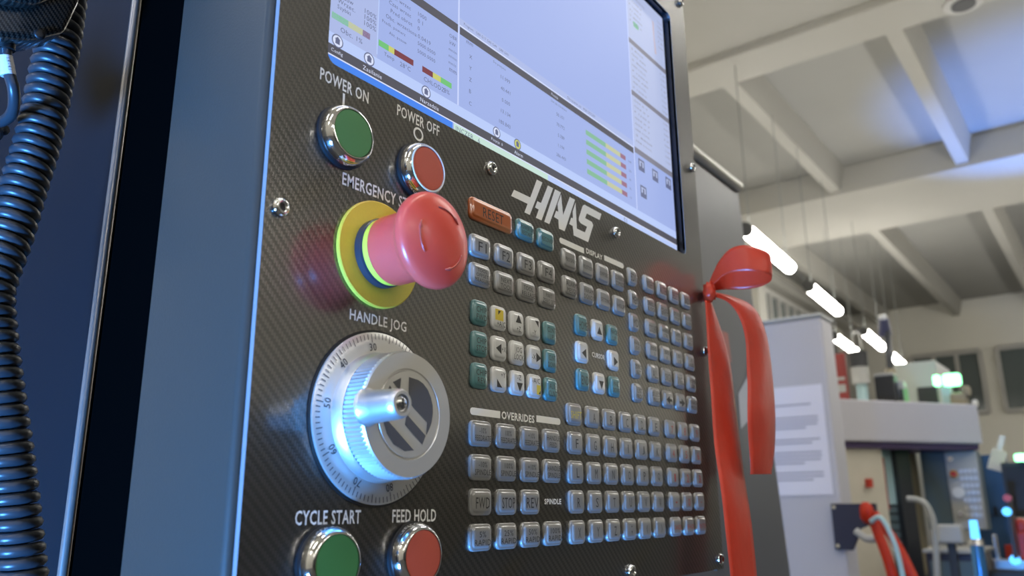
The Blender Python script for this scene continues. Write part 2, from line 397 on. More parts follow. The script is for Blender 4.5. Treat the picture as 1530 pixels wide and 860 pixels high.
ui('rule_line', [rectp(-84.2, -83.1, -298, -134.3)], E_line, -5.02); ui('rule_line', [rectp(86.9, 88.0, -298, -134.3)], E_line, -5.02)
ui('rule_line', [rectp(-83, 87, -176.5, -175.8)], E_white, -5.02); ui('rule_line', [rectp(-135, -134.4, -171, -136)], E_light, -5.02)
def gauge(x0, x1, y0, y1, stops):
    xs = [x0 + (x1 - x0) * s for s, _ in stops] + [x1]
    for i, (s, mm) in enumerate(stops): ui('gauge_bar', [rectp(xs[i], xs[i + 1], y0, y1)], mm)
gauge(-159, -138.8, -143.3, -140.5, [(0, E_green), (0.42, E_yel), (0.8, E_red)])
gauge(-134, -113.3, -143.3, -140.5, [(0, E_green), (0.28, E_yel), (0.44, E_red)])
gauge(-107.7, -88.2, -143.3, -140.5, [(0, E_red), (0.35, E_yel), (0.62, E_green)])
for k in range(5):
    yy = -164.3 + k * 6.05
    gauge(29, 75.6, yy - 1.5, yy + 1.5, [(0, G_green), (0.48, G_yel), (0.86, G_red)])
def circ(cx, cy, r, n=20): return [(cx + r * math.cos(2 * PI * i / n), cy + r * math.sin(2 * PI * i / n)) for i in range(n)]
for (cx, cm) in ((-155.5, E_white), (-138.8, E_white), (-105, E_white), (-54.8, E_white), (-37.8, E_yel)):
    ui('icon_ring', [circ(cx, -131.7, 2.9)], E_text, -5.0); ui('icon_disc', [circ(cx, -131.7, 2.4)], cm, -4.97)
    ui('icon_mark', [rectp(cx - 1.1, cx + 1.1, -132.3, -130.4), [(cx - 1.5, -132.3), (cx, -133.6), (cx + 1.5, -132.3)]], E_text, -4.94)
for (cx, cy) in ((96.6, -166.8), (115.5, -166.1), (134.8, -166.9), (97.5, -148.9)):
    ui('icon_mark', [rectp(cx - 4, cx + 4, cy - 4, cy + 4)], E_text, -5.0); ui('icon_disc', [rectp(cx - 2.8, cx + 2.8, cy - 2.8, cy + 1)], E_side, -4.97); ui('icon_mark', [rectp(cx - 1, cx + 1, cy - 2, cy + 3)], E_text, -4.94)
ui('green_mark', [rectp(96, 103, -272, -268)], E_green); ui('tool_mark', [[(125, -288), (127.5, -287), (127, -275), (129, -262), (126.5, -262), (125.5, -275)]], emis('display_orange', (0.62, 0.45, 0.42)))
TH = -4.98
def st(s, x, y, h=2.0, w_=0, m_=E_text): text('screen_text', s, x, y, w_, h, TH, m_, scr, 0.0, align='L')
for s, x, y, h in [('Posuw', -156.5, -152.2, 2), ('Wrzec.', -156.5, -149.6, 2), ('Szybki', -156.5, -146.6, 2.4), ('100%', -142.3, -152.4, 2.2), ('100%', -142.3, -149.6, 2.2), ('100%', -142.3, -146.8, 2.2),
    ('Obc.', -154.3, -137.6, 2.2), ('1%', -146, -137.6, 2.2), ('Temp', -130.7, -138, 2.2), ('28°C', -121.4, -138, 2.2), ('CHLODZ', -106.6, -137.6, 2.2), ('8%', -93.3, -137.8, 2.2),
    ('Zasil. wrzec', -130.3, -167.4, 1.9), ('Czas wrzec', -129.0, -163.8, 1.9), ('Pred obrot', -127.9, -160.1, 1.9), ('Obc. wrzeciona', -130.5, -156.4, 1.9), ('Predk. powierz', -132.5, -152.7, 1.9), ('Akt. posuw', -128.3, -149.1, 1.9),
    ('1000', -111.2, -167.5, 2), ('0 1', -111.3, -164, 2), ('0', -111.3, -160.3, 2), ('0.0419', -111, -156.5, 2), ('5000.0000', -111, -153, 1.8), ('5000.0000', -111, -149.2, 1.8),
    ('OBR', -90.2, -167.4, 1.9), ('kW', -90, -163.8, 1.9), ('mm/m', -90.5, -160.2, 1.5), ('m/min', -90.5, -156.8, 1.5), ('mm/o', -90.5, -153.4, 1.5), ('mm', -90, -149.8, 1.6),
    ('mm', -78, -170, 1.5), ('X', -75.8, -163.3, 2), ('Y', -75.8, -157.2, 2), ('Z', -75.8, -151.2, 2), ('B', -75.8, -145, 2), ('C', -75.8, -138.8, 2),
    ('Do przejscia', -57.3, -169, 1.7), ('11.999', -51.3, -163.6, 2), ('40.441', -51.3, -157.4, 2), ('0.000', -50.5, -151.2, 2), ('13.134', -51.3, -145, 2), ('180.843', -52.8, -138.8, 2),
    ('G54 (G) Obrabiane', -6.7, -169.2, 1.7), ('50.101', -1.5, -163.4, 1.9), ('70.772', -1.5, -157.4, 1.9), ('5.789', -0.5, -151.2, 1.9), ('1.194', -0.5, -145.2, 1.9), ('286.443', -2.5, -139.2, 1.9),
    ('Program   G00 G17 G40 G49   G80 G90', -80, -178.3, 1.8), ('Obciazenie osi   M00 DOLNY', 10, -178.3, 1.6), ('S1', 69.7, -122.3, 3.4), ('100%', 79, -163.8, 1.4), ('12%', 79, -157.6, 1.4), ('3%', 79, -151.6, 1.4), ('7%', 79, -145.6, 1.4), ('1%', 79, -139.6, 1.4),
    ('INCZER   6', -85, -122.3, 2.4)]: st(s, x, y, h)
for s, x, y in [('Config', -158.4, -126.8), ('Zasilanie', -142, -126.8), ('Narzedzia', -108.6, -126.8), ('Pozycja  6', -59, -126.8), ('Alarm', -40.5, -126.8), ('Pozycja', -6, -173.4)]: st(s, x, y, 1.9, 0, E_white)
for k in range(9):
    for (yy0, cnt) in ((-291, 6), (-249, 8), (-211, 8)):
        if k < cnt: text('screen_text', random.choice(['G54 X Y', 'T1 MILL', 'M08 COOL', 'G90 ABS', 'F 1200.0', 'S 8000']), 91, yy0 + k * 4.1, 16 + random.random() * 8, 1.3, TH, E_faint, scr, 0, align='L'); text('screen_text', random.choice(['0.000', '12.50', '1.0']), 133, yy0 + k * 4.1, 7, 1.3, TH, E_faint, scr, 0, align='L')

# lettering printed on the plate
PH = 0.08
def lab(s, x0, x1, y, h): text('lettering', s, (x0 + x1) / 2, y, x1 - x0, h, PH, M_print, PEN, 0.016)
lab('POWER ON', -167.0, -142.9, -110.9, 5.0); lab('POWER OFF', -127.2, -101.6, -112.6, 5.0)
lab('EMERGENCY STOP', -154.0, -113.2, -73.7, 5.0); lab('HANDLE JOG', -147.5, -118.6, -23.0, 5.2)
lab('CYCLE START', -166.4, -138.4, 46.4, 4.6); lab('FEED HOLD', -123.2, -99.9, 46.4, 4.6)
def lab(s, x0, x1, y, h): text('lettering', s, (x0 + x1) / 2, y, x1 - x0, h, PH, M_print, PEN, 0.028)
lab('DISPLAY', 16.5, 33.5, -88.6, 3.0); lab('OVERRIDES', -58.6, -34.0, 5.1, 3.5); lab('CURSOR', 18.8, 31.8, -32.6, 2.7); lab('SPINDLE', -27.1, -13.4, 41.4, 2.5)
flatshape('printed_mark', [rectp(-155.8, -154.8, -107.6, -102.4)], PH, M_print, PEN)
a = circ(-114.5, -106.4, 3.0, 28); b = circ(-114.5, -106.4, 2.1, 28)
v = [P(*q, PH) for q in a] + [P(*q, PH) for q in b]; obj('printed_mark', v, [(i, 28 + i, 28 + (i + 1) % 28, (i + 1) % 28) for i in range(28)], M_print, PEN)
def pill(x0, x1, y, h, l, r):
    pts = []
    for i in range(7):
        q = PI / 2 + PI * i / 6; pts.append((x0 + h / 2 + h / 2 * math.cos(q), y - h / 2 * math.sin(q))) if l else None
    if not l: pts += [(x0, y - h / 2), (x0, y + h / 2)]
    if r: pts += [(x1 - h / 2 + h / 2 * math.cos(q), y - h / 2 * math.sin(q)) for q in [-PI / 2 + PI * i / 6 for i in range(7)]]
    else: pts += [(x1, y + h / 2), (x1, y - h / 2)]
    return pts
for (x0, x1, y, l, r) in ((-9.5, 14.3, -87.8, True, False), (35.4, 57.4, -89.2, False, True), (-80, -59.6, 5.1, True, False), (-32.4, -12.4, 4.6, False, True)):
    flatshape('printed_bar', [pill(x0, x1, y, 3.1, l, r)], PH, M_print, PEN)
LOGO = [[[-48.0, -102.9], [-34.6, -103.1], [-28.7, -114.5], [-23.8, -114.5], [-35.2, -93.8], [-39.7, -93.8], [-37.0, -99.0], [-50.3, -99.0]],
 [[-18.9, -114.5], [-14.1, -114.5], [-25.2, -93.8], [-30.1, -93.8], [-27.5, -98.9], [-30.7, -99.0], [-28.6, -103.0], [-25.4, -103.0]],
 [[-12.4, -114.5], [-6.9, -114.5], [-18.3, -93.8], [-22.8, -93.8]],
 [[-6.8, -113.5], [-5.3, -102.5], [1.6, -114.6], [6.8, -114.6], [-4.3, -93.8], [-9.6, -93.8], [-10.0, -98.6], [-14.0, -98.9], [-11.8, -102.9], [-9.8, -102.9], [-10.4, -106.9]],
 [[7.2, -113.1], [7.8, -98.6], [15.8, -98.6], [18.2, -102.5], [11.8, -102.7], [10.0, -103.8], [10.1, -105.4], [14.3, -113.3], [16.3, -114.7], [34.3, -114.6], [32.0, -110.3], [18.4, -110.2], [16.6, -107.0], [23.5, -106.8], [24.9, -105.3], [18.8, -93.9], [4.4, -93.9], [3.7, -98.9], [0.3, -99.1], [2.4, -103.2], [4.1, -103.4], [4.2, -107.4]]]
flatshape('printed_logo', [[tuple(q) for q in p] for p in LOGO], PH, M_print, PEN)

# bolts
def bolt_mesh():
    v, f = lathe([(3.3, 0), (3.4, 0.5), (3.2, 1.3), (2.6, 2.0), (1.7, 2.35), (1.7, 1.2)], 24)
    return mesh('bolt', v, f)
BM = bolt_mesh(); BM.materials.append(M_chrome)
v, f = lathe([(1.62, 1.15), (1.62, 1.25)], 6); BS = mesh('hex_socket', v, f); BS.materials.append(M_black)
for (x, y) in [(-180.5, -54.2), (-180.5, 76.2), (-66, -107.6), (49.2, -107.6), (163.6, -187), (163.4, -55), (163.8, 76.2), (49.7, 76.0), (-66, 76.2), (164.0, -321), (-180.5, -187), (-180.5, -321)]:
    o = link('bolt', BM, None, PEN, True, P(x, y, 0)); link('hex_socket', BS, None, o)

# push buttons
def push_button(x, y, capm, ringm, label):
    v, f = lathe([(12.2, 0), (12.2, 1.2), (11.6, 1.4)], 40); g = obj('push_button', v, f, M_black, PEN, True, P(x, y, 0)); autosmooth(g); g['label'] = label
    v, f = lathe([(11.4, 0.8), (11.6, 2.0), (11.5, 3.6), (10.9, 5.2), (10.2, 6.0), (9.6, 6.4), (9.15, 6.4), (9.1, 5.6)], 56, False); autosmooth(obj('bezel', v, f, ringm[0], g), 50)
    if ringm[1]:
        v, f = lathe([(9.9, 6.35), (9.8, 6.55), (9.2, 6.55), (9.1, 6.0)], 56, False); autosmooth(obj('rim', v, f, ringm[1], g), 50)
    v, f = lathe([(9.05, 4), (9.05, 6.1), (8.8, 6.35), (6.0, 6.42), (3.0, 6.46), (0.6, 6.47)], 48); autosmooth(obj('button_cap', v, f, capm, g), 30)
push_button(-155.0, -89.4, M_green, (M_chrome, None), 'green button in a chrome bezel under POWER ON')
push_button(-114.5, -89.4, M_redbtn, (M_chrome, M_white), 'red button in a chrome bezel under POWER OFF')
push_button(-153.3, 60.7, M_green, (M_chrome, None), 'green button in a chrome bezel under CYCLE START')
push_button(-113.1, 60.4, M_redbtn, (M_chrome, None), 'red button in a chrome bezel under FEED HOLD')

# emergency stop
EX, EY = -134.9, -48.8
v, f = lathe([(20.4, 0), (20.7, 0.3), (20.7, 1.2), (20.2, 1.6), (12, 1.6)], 72); es = obj('emergency_stop', v, f, M_yellow, PEN, False, P(EX, EY, 0)); autosmooth(es)
es['label'] = 'red mushroom emergency stop button on a round yellow plate'
v, f = lathe([(13.2, 1.5), (13.2, 4.4), (12.6, 5.0), (12.2, 5.2), (12.2, 6.2)], 56); autosmooth(obj('collar', v, f, M_collar, es))
v, f = lathe([(12.7, 5.2), (12.8, 5.6), (12.8, 7.6), (12.4, 8.0)], 56); autosmooth(obj('lime_ring', v, f, M_lime, es))
v, f = lathe([(12.6, 7.7), (13.0, 8.0), (13.2, 8.8), (13.1, 14), (13.2, 19), (13.5, 21.5), (14.1, 23.2), (15.2, 24.4), (16.6, 25.0), (17.4, 25.8), (17.8, 27.2), (17.7, 28.8), (17.1, 30.0), (16.1, 30.7), (14.5, 31.4), (12, 32.2), (8, 33.0), (4, 33.4), (0.5, 33.5)], 72); autosmooth(obj('mushroom_cap', v, f, M_estop, es), 60)
for a0 in (20, 140, 260):
    pts = []
    for i in range(15):
        q = math.radians(a0 + 60 * i / 14); r = 11.3; pts.append(P(r * math.cos(q), r * math.sin(q), 32.4))
    v, f = tube(pts, [0.0005 if i < 11 else 0.0012 * (15 - i) / 4.5 for i in range(15)], 6); obj('arrow_relief', v, f, M_arrow, es, True)

# jog dial
DX, DY = -132.4, 11.9
v, f = lathe([(31.6, 0), (31.6, 0.5)], 96); dial = obj('jog_dial', v, f, M_black, PEN, False, P(DX, DY, 0)); autosmooth(dial)
dial['label'] = 'aluminium jog wheel with numbered ring and crank knob'
v, f = lathe([(30.6, 0.3), (30.7, 1.2), (30.2, 1.6), (26.5, 2.05), (22, 2.1)], 96); autosmooth(obj('scale_ring', v, f, M_alu, dial), 50)
tk = []
for k in range(100):
    q = math.radians(102 + k * 3.6); r1 = 30.0; r0 = 26.9 if k % 10 == 0 else (27.2 if k % 5 == 0 else 28.0); hw = 0.16
    c, s = math.cos(q), -math.sin(q)
    tk.append([(c * r0 - s * hw, s * r0 + c * hw), (c * r1 - s * hw, s * r1 + c * hw), (c * r1 + s * hw, s * r1 - c * hw), (c * r0 + s * hw, s * r0 - c * hw)])
flatshape('scale_marks', tk, 2.16, M_ink, dial)
for k in range(10):
    q = math.radians(102 + k * 36); r = 25.2
    text('scale_number', str((30 + 10 * k) % 100), r * math.cos(q), -r * math.sin(q), 3.4, 2.7, 2.25, M_ink, dial, 0.0, None, PI / 2 - q)
v, f = lathe([(23.3, 2.0), (23.2, 3.0), (22.7, 5.4), (22.0, 6.4)], 96, False); autosmooth(obj('wheel_skirt', v, f, M_aluside, dial), 50)
v, f = lathe([(21.6, 6.0), (22.1, 6.6), (22.3, 7.0), (22.3, 14.6), (21.8, 15.6)], 180, False, ridge=(1, 3, 0.55)); obj('knurled_rim', v, f, M_aluside, dial)
v, f = lathe([(21.9, 15.3), (21.6, 16.0), (15.9, 16.0), (15.6, 15.5), (15.2, 15.5), (14.9, 16.0), (0.5, 16.0)], 96); autosmooth(obj('wheel_face', v, f, M_alu, dial), 30)
EMB = [[(-0.6, -12.9), (4.2, -12.4), (6.8, -11.4), (9.3, -9.4), (11.0, -6.8), (12.0, -4), (12.2, -1.3), (11.6, 2.2), (10.5, 4.4), (8.9, 6.9), (9.2, 2.3), (-0.5, -4.0)],
       [(-1.4, 0.1), (8.6, 7.0), (7.0, 10.2), (-2.0, 3.9)], [(-12.3, 1.8), (-10.1, 3.2), (2.8, 12.4), (-1.9, 12.9), (-7.2, 10.8), (-10.6, 7.4), (-12.4, 3.4)],
       [(-8.5, -10.2), (-4.5, -12.2), (-4.9, -7.6)], [(-9.8, -8.9), (-11.5, -6.2), (-11.9, -4), (-6, -4.8)]]
flatshape('printed_emblem', EMB, 16.1, M_emblem, dial)
v, f = lathe([(6.4, 16), (6.1, 16.3), (5.6, 17.2), (5.35, 22), (5.0, 29), (4.8, 31.2), (4.1, 32.0), (3.0, 32.0), (2.9, 30.6)], 40, True, -19.6, -0.6); autosmooth(obj('crank_knob', v, f, M_aluside, dial), 40)
v, f = lathe([(2.6, 30.7), (2.5, 31.4), (1.9, 31.9), (0.6, 32.05)], 24, True, -19.6, -0.6); autosmooth(obj('crank_screw', v, f, M_steel, dial), 40)
flatshape('screw_slot', [rectp(-21.2, -18.0, -0.85, -0.35), rectp(-19.85, -19.35, -2.2, 1.0)], 32.12, M_ink, dial)

# keys
KM = {}
def key_mesh(w_, h_, d_shape=False):
    k = (w_, h_, d_shape)
    if k in KM: return KM[k]
    rings = [(0.0, 0.0), (0.0, 0.75), (0.12, 1.0), (0.4, 1.2), (0.8, 1.27), (1.15, 1.32), (1.35, 1.5), (1.65, 1.74), (2.1, 1.86), (3.0, 1.90)]
    v = []; f = []; seg = 4; n = 4 * (seg + 1)
    for ins, z in rings:
        r = max(2.5 - ins * 0.7, 0.6)
        if d_shape:
            pts = []
            ww, hh = w_ - 2 * ins, h_ - 2 * ins
            for (sx, sy, a0) in ((1, 1, 0), (-1, 1, 90), (-1, -1, 180), (1, -1, 270)):
                rr = min(r * (1.9 if sx > 0 else 0.9), hh / 2 - 0.05, ww / 2)
                for i in range(seg + 1):
                    a = math.radians(a0 + 90 * i / seg); pts.append((sx * (ww / 2 - rr) + rr * math.cos(a), sy * (hh / 2 - rr) + rr * math.sin(a)))
        else: pts = rrect(w_ - 2 * ins, h_ - 2 * ins, r, seg)
        v += [P(a, b, z) for a, b in pts]
    for k_ in range(len(rings) - 1):
        for i in range(n): f.append((k_ * n + i, (k_ + 1) * n + i, (k_ + 1) * n + (i + 1) % n, k_ * n + (i + 1) % n))
    f.append(tuple((len(rings) - 1) * n + i for i in reversed(range(n))))
    me = mesh('key', v, f); me.materials.append(M_key); me.polygons.foreach_set('use_smooth', [True] * len(me.polygons)); KM[k] = me; return me
def fixp(x, y): return x - 0.0037 * (x + 338), y - 0.0037 * (y - 43)
def key(x, y, w_, h_, legend, material=None, inkm=None, d_shape=False, lw=None, lh=None):
    x, y = fixp(x, y); o = bpy.data.objects.new('key', key_mesh(w_, h_, d_shape)); COL.objects.link(o); o.parent = PEN; o.location = P(x, y, 0)
    if material: o.material_slots[0].link = 'OBJECT'; o.material_slots[0].material = material
    ink = inkm or M_keyink
    if callable(legend): legend(o)
    elif legend:
        lines = legend.split('\n'); nl = len(lines); mx = max(len(q) for q in lines)
        tw = lw or min(w_ - 3.6, 2.1 * mx if nl > 1 or mx > 1 else 2.4); th = lh or (min(h_ - 5, 4.4) if nl == 1 else (h_ - 5.2 if nl == 2 else h_ - 4.2))
        text('key_legend', legend, 0.3, 0.4, tw, th, 1.94, ink, o)
    return o
for r, rw in enumerate([['SHIFT', 'A', 'B', 'C', 'D', 'E'], list('FGHIJK'), list('LMNOPQ'), list('RSTUVW'), ['X', 'Y', 'Z', ';', '(', ')']]):
    for c, s in enumerate(rw):
        key(17.0 * c, 13.85 * r, 13.2, 10.8, s, lw={'I': 0.6, ';': 0.9, '(': 1.2, ')': 1.2}.get(s), inkm=M_shift if s == 'SHIFT' else None, lh=3.6 if s == 'SHIFT' else None)
for r, rw in enumerate(['789', '456', '123', '-0.']):
    for c, s in enumerate(rw): key(105.55 + 17.11 * c, 13.84 * r, 13.0, 10.6, s, inkm=M_redprint, lw=1.6 if s in '.1' else (2.2 if s == '-' else None), lh=0.9 if s in '-.' else None)
for c, s in enumerate(['CANCEL', 'SPACE', 'ENTER']): key(105.55 + 17.11 * c, 13.84 * 4, 13.0, 10.6, s, inkm=M_redprint, lh=2.4)
for r, rw in enumerate([['-10%\nFEEDRATE', '100%\nFEEDRATE', '+10%\nFEEDRATE', 'HANDLE\nFEED'], ['-10%\nSPINDLE', '100%\nSPINDLE', '+10%\nSPINDLE', 'HANDLE\nSPINDLE'], ['FWD', 'STOP', 'REV'], ['5%\nRAPID', '25%\nRAPID', '50%\nRAPID', '100%\nRAPID']]):
    for c, s in enumerate(rw): key(-72.96 + 17.42 * c, 13.98 + 13.8 * r, 14.0, 10.6, s, lw=(9.0 if len(s) < 6 else None))
for r, (e, rw) in enumerate([('EDIT', ['INSERT', 'ALTER', 'DELETE', 'UNDO']), ('MEM', ['SINGLE\nBLOCK', 'GRAPH', 'OPTION\nSTOP', 'BLOCK\nDELETE']), ('MDI', ['COOLNT', 'HANDLE\nCTRL', 'ATC\nFWD', 'ATC\nREV']), ('HAND\nJOG', ['.0001\n.1', '.001\n1.', '.01\n10.', '.1\n100.']), ('ZERO\nRET', ['ALL', 'ORIGIN', 'SINGLE', 'HOME\nG28']), ('LIST\nPROG', ['SELECT\nPROG', 'LEFT', 'RIGHT', 'ERASE\nPROG'])]):
    key(67.15, -84.87 + 13.5 * r, 11.4, 10.6, e, d_shape=True)
    for c, s in enumerate(rw):
        if s in ('LEFT', 'RIGHT'):
            d = -1 if s == 'LEFT' else 1
            key(87.37 + 17.16 * c, -84.87 + 13.5 * r, 13.2, 10.6, lambda o, d=d: flatshape('key_legend', [[(d * 4, 0.4), (-d * 0.5, -2.2), (-d * 0.5, 3.0)], rectp(-3.5, 0.5, -0.4, 1.2) if d > 0 else rectp(-0.5, 3.5, -0.4, 1.2)], 1.94, M_keyink, o))
        else: key(87.37 + 17.16 * c, -84.87 + 13.5 * r, 13.2, 10.6, s)
for r, rw in enumerate([['PROGRAM', 'POSITION', 'OFFSET', 'CURRENT\nCOMNDS'], ['ALARM\nMESGS', 'PARAM\nDGNOS', 'SETTING', 'HELP']]):
    for c, s in enumerate(rw): key(-1.03 + 16.95 * c, -79.05 + 14.54 * r, 13.2, 11.0, s, lh=(2.2 if '\n' not in s else None))
for r, rw in enumerate([['F1', 'F2', 'F3', 'F4'], ['TOOL\nOFFSET\nMEASURE', 'NEXT\nTOOL', 'TOOL\nRELEASE', 'PART\nZERO SET']]):
    for c, s in enumerate(rw): key(-73.45 + 17.26 * c, -67.66 + 13.06 * r, 14.0, 10.2, s, lw=(5.6 if r == 0 else None))
key(-65.6, -84.55, 31.0, 10.4, 'RESET', M_orange, lw=15, lh=4.6)
key(-39.31, -84.55, 14.0, 10.0, 'POWER UP\nRESTART', M_teal); key(-21.93, -84.55, 14.0, 10.0, 'RECOVER', M_teal, lh=2.2)
def tri(cx, cy, dx, dy, s=2.3): return [(cx + dx * s, cy + dy * s), (cx - dx * s * 0.7 - dy * s, cy - dy * s * 0.7 + dx * s), (cx - dx * s * 0.7 + dy * s, cy - dy * s * 0.7 - dx * s)]
def corner(cx, cy, sx, sy, s=3.0): return [(cx + sx * s / 2, cy + sy * s / 2), (cx - sx * s / 2, cy + sy * s / 2), (cx + sx * s / 2, cy - sy * s / 2)]
def jog(tp, s, tx, ty, yellow=None):
    def mk(o):
        if yellow: flatshape('key_patch', [yellow], 1.93, M_keyyellow, o)
        if tp: flatshape('key_legend', [tp], 1.96, M_keyink, o)
        text('key_legend', s, tx, ty, min(1.5 * len(s), 6), 2.3, 1.96, M_keyink, o)
    return mk
W_, H_ = 10.6, 11.0
J = [[('CHIP\nFWD', M_teal), (jog(corner(-0.6, -2.2, -1, -1, 2.0), '+A/C', 0.6, 2.6, rectp(-3.6, 2.2, -3.8, 1.2)), M_keywhite), (jog(tri(0.3, -1.8, 0, -1), '+Z', 0.3, 2.6), M_keywhite), (jog(corner(1.2, -2.2, 1, -1), '-Y', -0.8, 2.2), M_keywhite), ('CLNT\nUP', M_teal)],
     [('CHIP\nSTOP', M_teal), (jog(tri(-1.0, 0.2, -1, 0), '+X', 2.4, 0.2), M_keywhite), ('JOG\nLOCK', M_keywhite), (jog(tri(2.0, 0.2, 1, 0), '-X', -1.6, 0.2), M_keywhite), ('CLNT\nDOWN', M_teal)],
     [('CHIP\nREV', M_teal), (jog(corner(-0.8, 1.8, -1, 1, 3.6), '+Y', 1.8, -2.0), M_keywhite), (jog(tri(0.6, 1.6, 0, 1), '-Z', 0.3, -2.4), M_keywhite), (jog(corner(2.6, 2.6, 1, 1, 1.6), '-A/C', 0, -2.4, rectp(0.4, 3.6, -0.6, 3.8)), M_keywhite), ('AUX\nCLNT', M_teal)]]
for r, rw in enumerate(J):
    for c, (s, mm) in enumerate(rw): key(-73.95 + 13.46 * c, -37.49 + 13.68 * r, W_, H_, s, mm)
def arr(dx, dy):
    return lambda o: flatshape('key_legend', [tri(0.5, 0.6, dx, dy, 2.5)], 1.94, M_keyink, o)
CU = [[('HOME', M_teal), (arr(0, -1), M_keywhite), ('PAGE\nUP', M_teal)], [(arr(-1, 0), M_keywhite), None, (arr(1, 0), M_keywhite)], [('END', M_teal), (arr(0, 1), M_keywhite), ('PAGE\nDOWN', M_teal)]]
for r, rw in enumerate(CU):
    for c, k in enumerate(rw):
        if k: key(9.22 + 15.88 * c, -46.45 + 14.16 * r, 11.2, 11.0, k[0], k[1])

# ------------------------------------------------------------------ red ribbon tied at the plate's right edge
RB = empty('red_ribbon', (0, 0, Z0)); tag(RB, 'glossy red satin ribbon tied in a bow at the right edge of the control panel', 'ribbon')
TAIL1 = [((158.6, -88.5, 5.0), (169.5, -88.8, 5.0)), ((152.5, -54.7, 7.0), (184.3, -59.4, 7.0)), ((148.0, -19.3, 9.0), (187.1, -23.0, 9.0)), ((144.5, 14.1, 11.0), (186.2, 12.4, 11.0)), ((141.7, 46.0, 14.0), (184.9, 46.3, 14.0)), ((139.5, 83.9, 16.0), (181.7, 86.8, 16.0)), ((137.2, 119.8, 18.0), (180.7, 125.3, 18.0))]
TAIL2 = [((169.3, -93.4, 5.0), (176.8, -97.8, 5.0)), ((178.3, -90.4, 12.0), (191.2, -96.3, 12.0)), ((181.4, -80.7, 18.0), (206.1, -92.4, 18.0)), ((184.1, -62.2, 21.0), (219.0, -82.2, 21.0)), ((179.9, -39.0, 22.0), (226.4, -59.0, 22.0)), ((173.9, -12.1, 22.0), (228.5, -25.9, 22.0)), ((175.7, 13.2, 20.0), (224.2, 6.6, 20.0)), ((179.4, 24.8, 18.0), (218.7, 23.8, 18.0))]
LOOP = [((166.0, -99.0, 6.8), (166.0, -102.9, 6.2)), ((163.0, -104.1, 17.1), (163.0, -113.9, 14.6)), ((162.0, -104.9, 26.9), (162.0, -121.3, 23.6)), ((164.0, -103.9, 37.4), (164.0, -122.7, 33.1)), ((170.0, -102.7, 44.1), (170.0, -120.3, 41.2)), ((177.0, -102.3, 44.6), (177.0, -118.1, 44.8)), ((183.0, -100.5, 41.4), (183.0, -116.5, 43.4)), ((187.0, -99.1, 32.9), (187.0, -116.7, 35.0)), ((187.0, -99.2, 21.2), (187.0, -117.0, 23.6)), ((182.0, -99.8, 11.2), (182.0, -115.0, 12.4)), ((170.0, -97.1, 6.9), (170.0, -101.9, 6.3))]
def strip(name, pairs, wav=0.6, fold=0.0, seed=0):
    rnd = random.Random(seed); A = catmull([p[0] for p in pairs], 10); B = catmull([p[1] for p in pairs], 10); n = len(A); m_ = 9; v = []; f = []
    ph = rnd.random() * 6
    for i in range(n):
        t = i / (n - 1)
        for j in range(m_):
            s = j / (m_ - 1); q = A[i].lerp(B[i], s)
            hh = q[2] + wav * math.sin(9 * t + 5 * s + ph) * min(1, 4 * t) + 0.5 * wav * math.sin(23 * t - 4 * s + ph) * min(1, 4 * t) + fold * math.sin(PI * s)
            v.append(P(q[0], q[1], hh))
    for i in range(n - 1):
        for j in range(m_ - 1): f.append((i * m_ + j, i * m_ + j + 1, (i + 1) * m_ + j + 1, (i + 1) * m_ + j))
    o = obj(name, v, f, M_ribbon, RB, True); sd = o.modifiers.new('thickness', 'SOLIDIFY'); sd.thickness = 0.00035; return o
strip('ribbon_tail', TAIL1, 0.35, 1.2, 1); strip('ribbon_tail', TAIL2, 0.4, 2.0, 2); strip('bow_loop', LOOP, 0.25, 0.4, 3)
kv = []; kf = []
bm = bmesh.new(); bmesh.ops.create_icosphere(bm, subdivisions=3, radius=1)
for q in bm.verts:
    d = 1 + 0.12 * math.sin(9 * q.co.x + 4 * q.co.z) + 0.1 * math.sin(11 * q.co.y - 5 * q.co.z)
    q.co = Vector(P(165.5 + q.co.x * 5.2 * d, -95.5 + q.co.z * 6.5 * d, 6.0 + q.co.y * 4.2 * d))
me = bpy.data.meshes.new('knot'); bm.to_mesh(me); bm.free(); link('knot', me, M_ribbon, RB, True)
band = [((171.5, -99, 3.2), (171.5, -91, 3.2)), ((172.2, -99, 0), (172.2, -91, 0)), ((172.4, -99, -30), (172.4, -91, -30)), ((172.2, -99, -64.5), (172.2, -91, -64.5))]
strip('ribbon_band', [((166, -98.5, 2.6), (166, -91.5, 2.6))] + band, 0.0, 0.0, 4)

# ------------------------------------------------------------------ left side: machine sheet metal, handset and coiled cords
MS = empty('machine_enclosure', (-0.21, 0.26, 0.0)); tag(MS, 'dark blue-grey sheet metal machine side behind the coiled cord', 'machine panel')
d = Vector((-0.30, 1.0, 0)).normalized()
def slab(name, p0, p1, th, z0, z1, m_, par, off):
    nrm = Vector((p1[1] - p0[1], -(p1[0] - p0[0]), 0)).normalized() * th
    a, b = Vector((*p0, 0)), Vector((*p1, 0)); v = []
    for z in (z0, z1):
        for q in (a, b, b + nrm, a + nrm): v.append((q.x - off[0], q.y - off[1], z - off[2]))
    return fixn(obj(name, v, [(0, 1, 2, 3), (7, 6, 5, 4), (0, 1, 5, 4), (1, 2, 6, 5), (2, 3, 7, 6), (3, 0, 4, 7)], m_, par))
off = (-0.21, 0.26, 0)
slab('sheet', (-0.21, 0.26), (-0.55, 1.40), 0.003, 0.3, 2.3, M_wallblue, MS, off)
v, f = tube([(0.0025, 0.0, 0.3), (0.0025, 0.0, 2.3)], 0.0034, 12); autosmooth(obj('folded_edge', v, f, mat('bare_edge', (0.34, 0.32, 0.30), 0.3, 0.7), MS))
slab('return_flange', (-0.205, 0.262), (-0.02, 0.50), 0.003, 0.3, 2.3, M_void, MS, off)
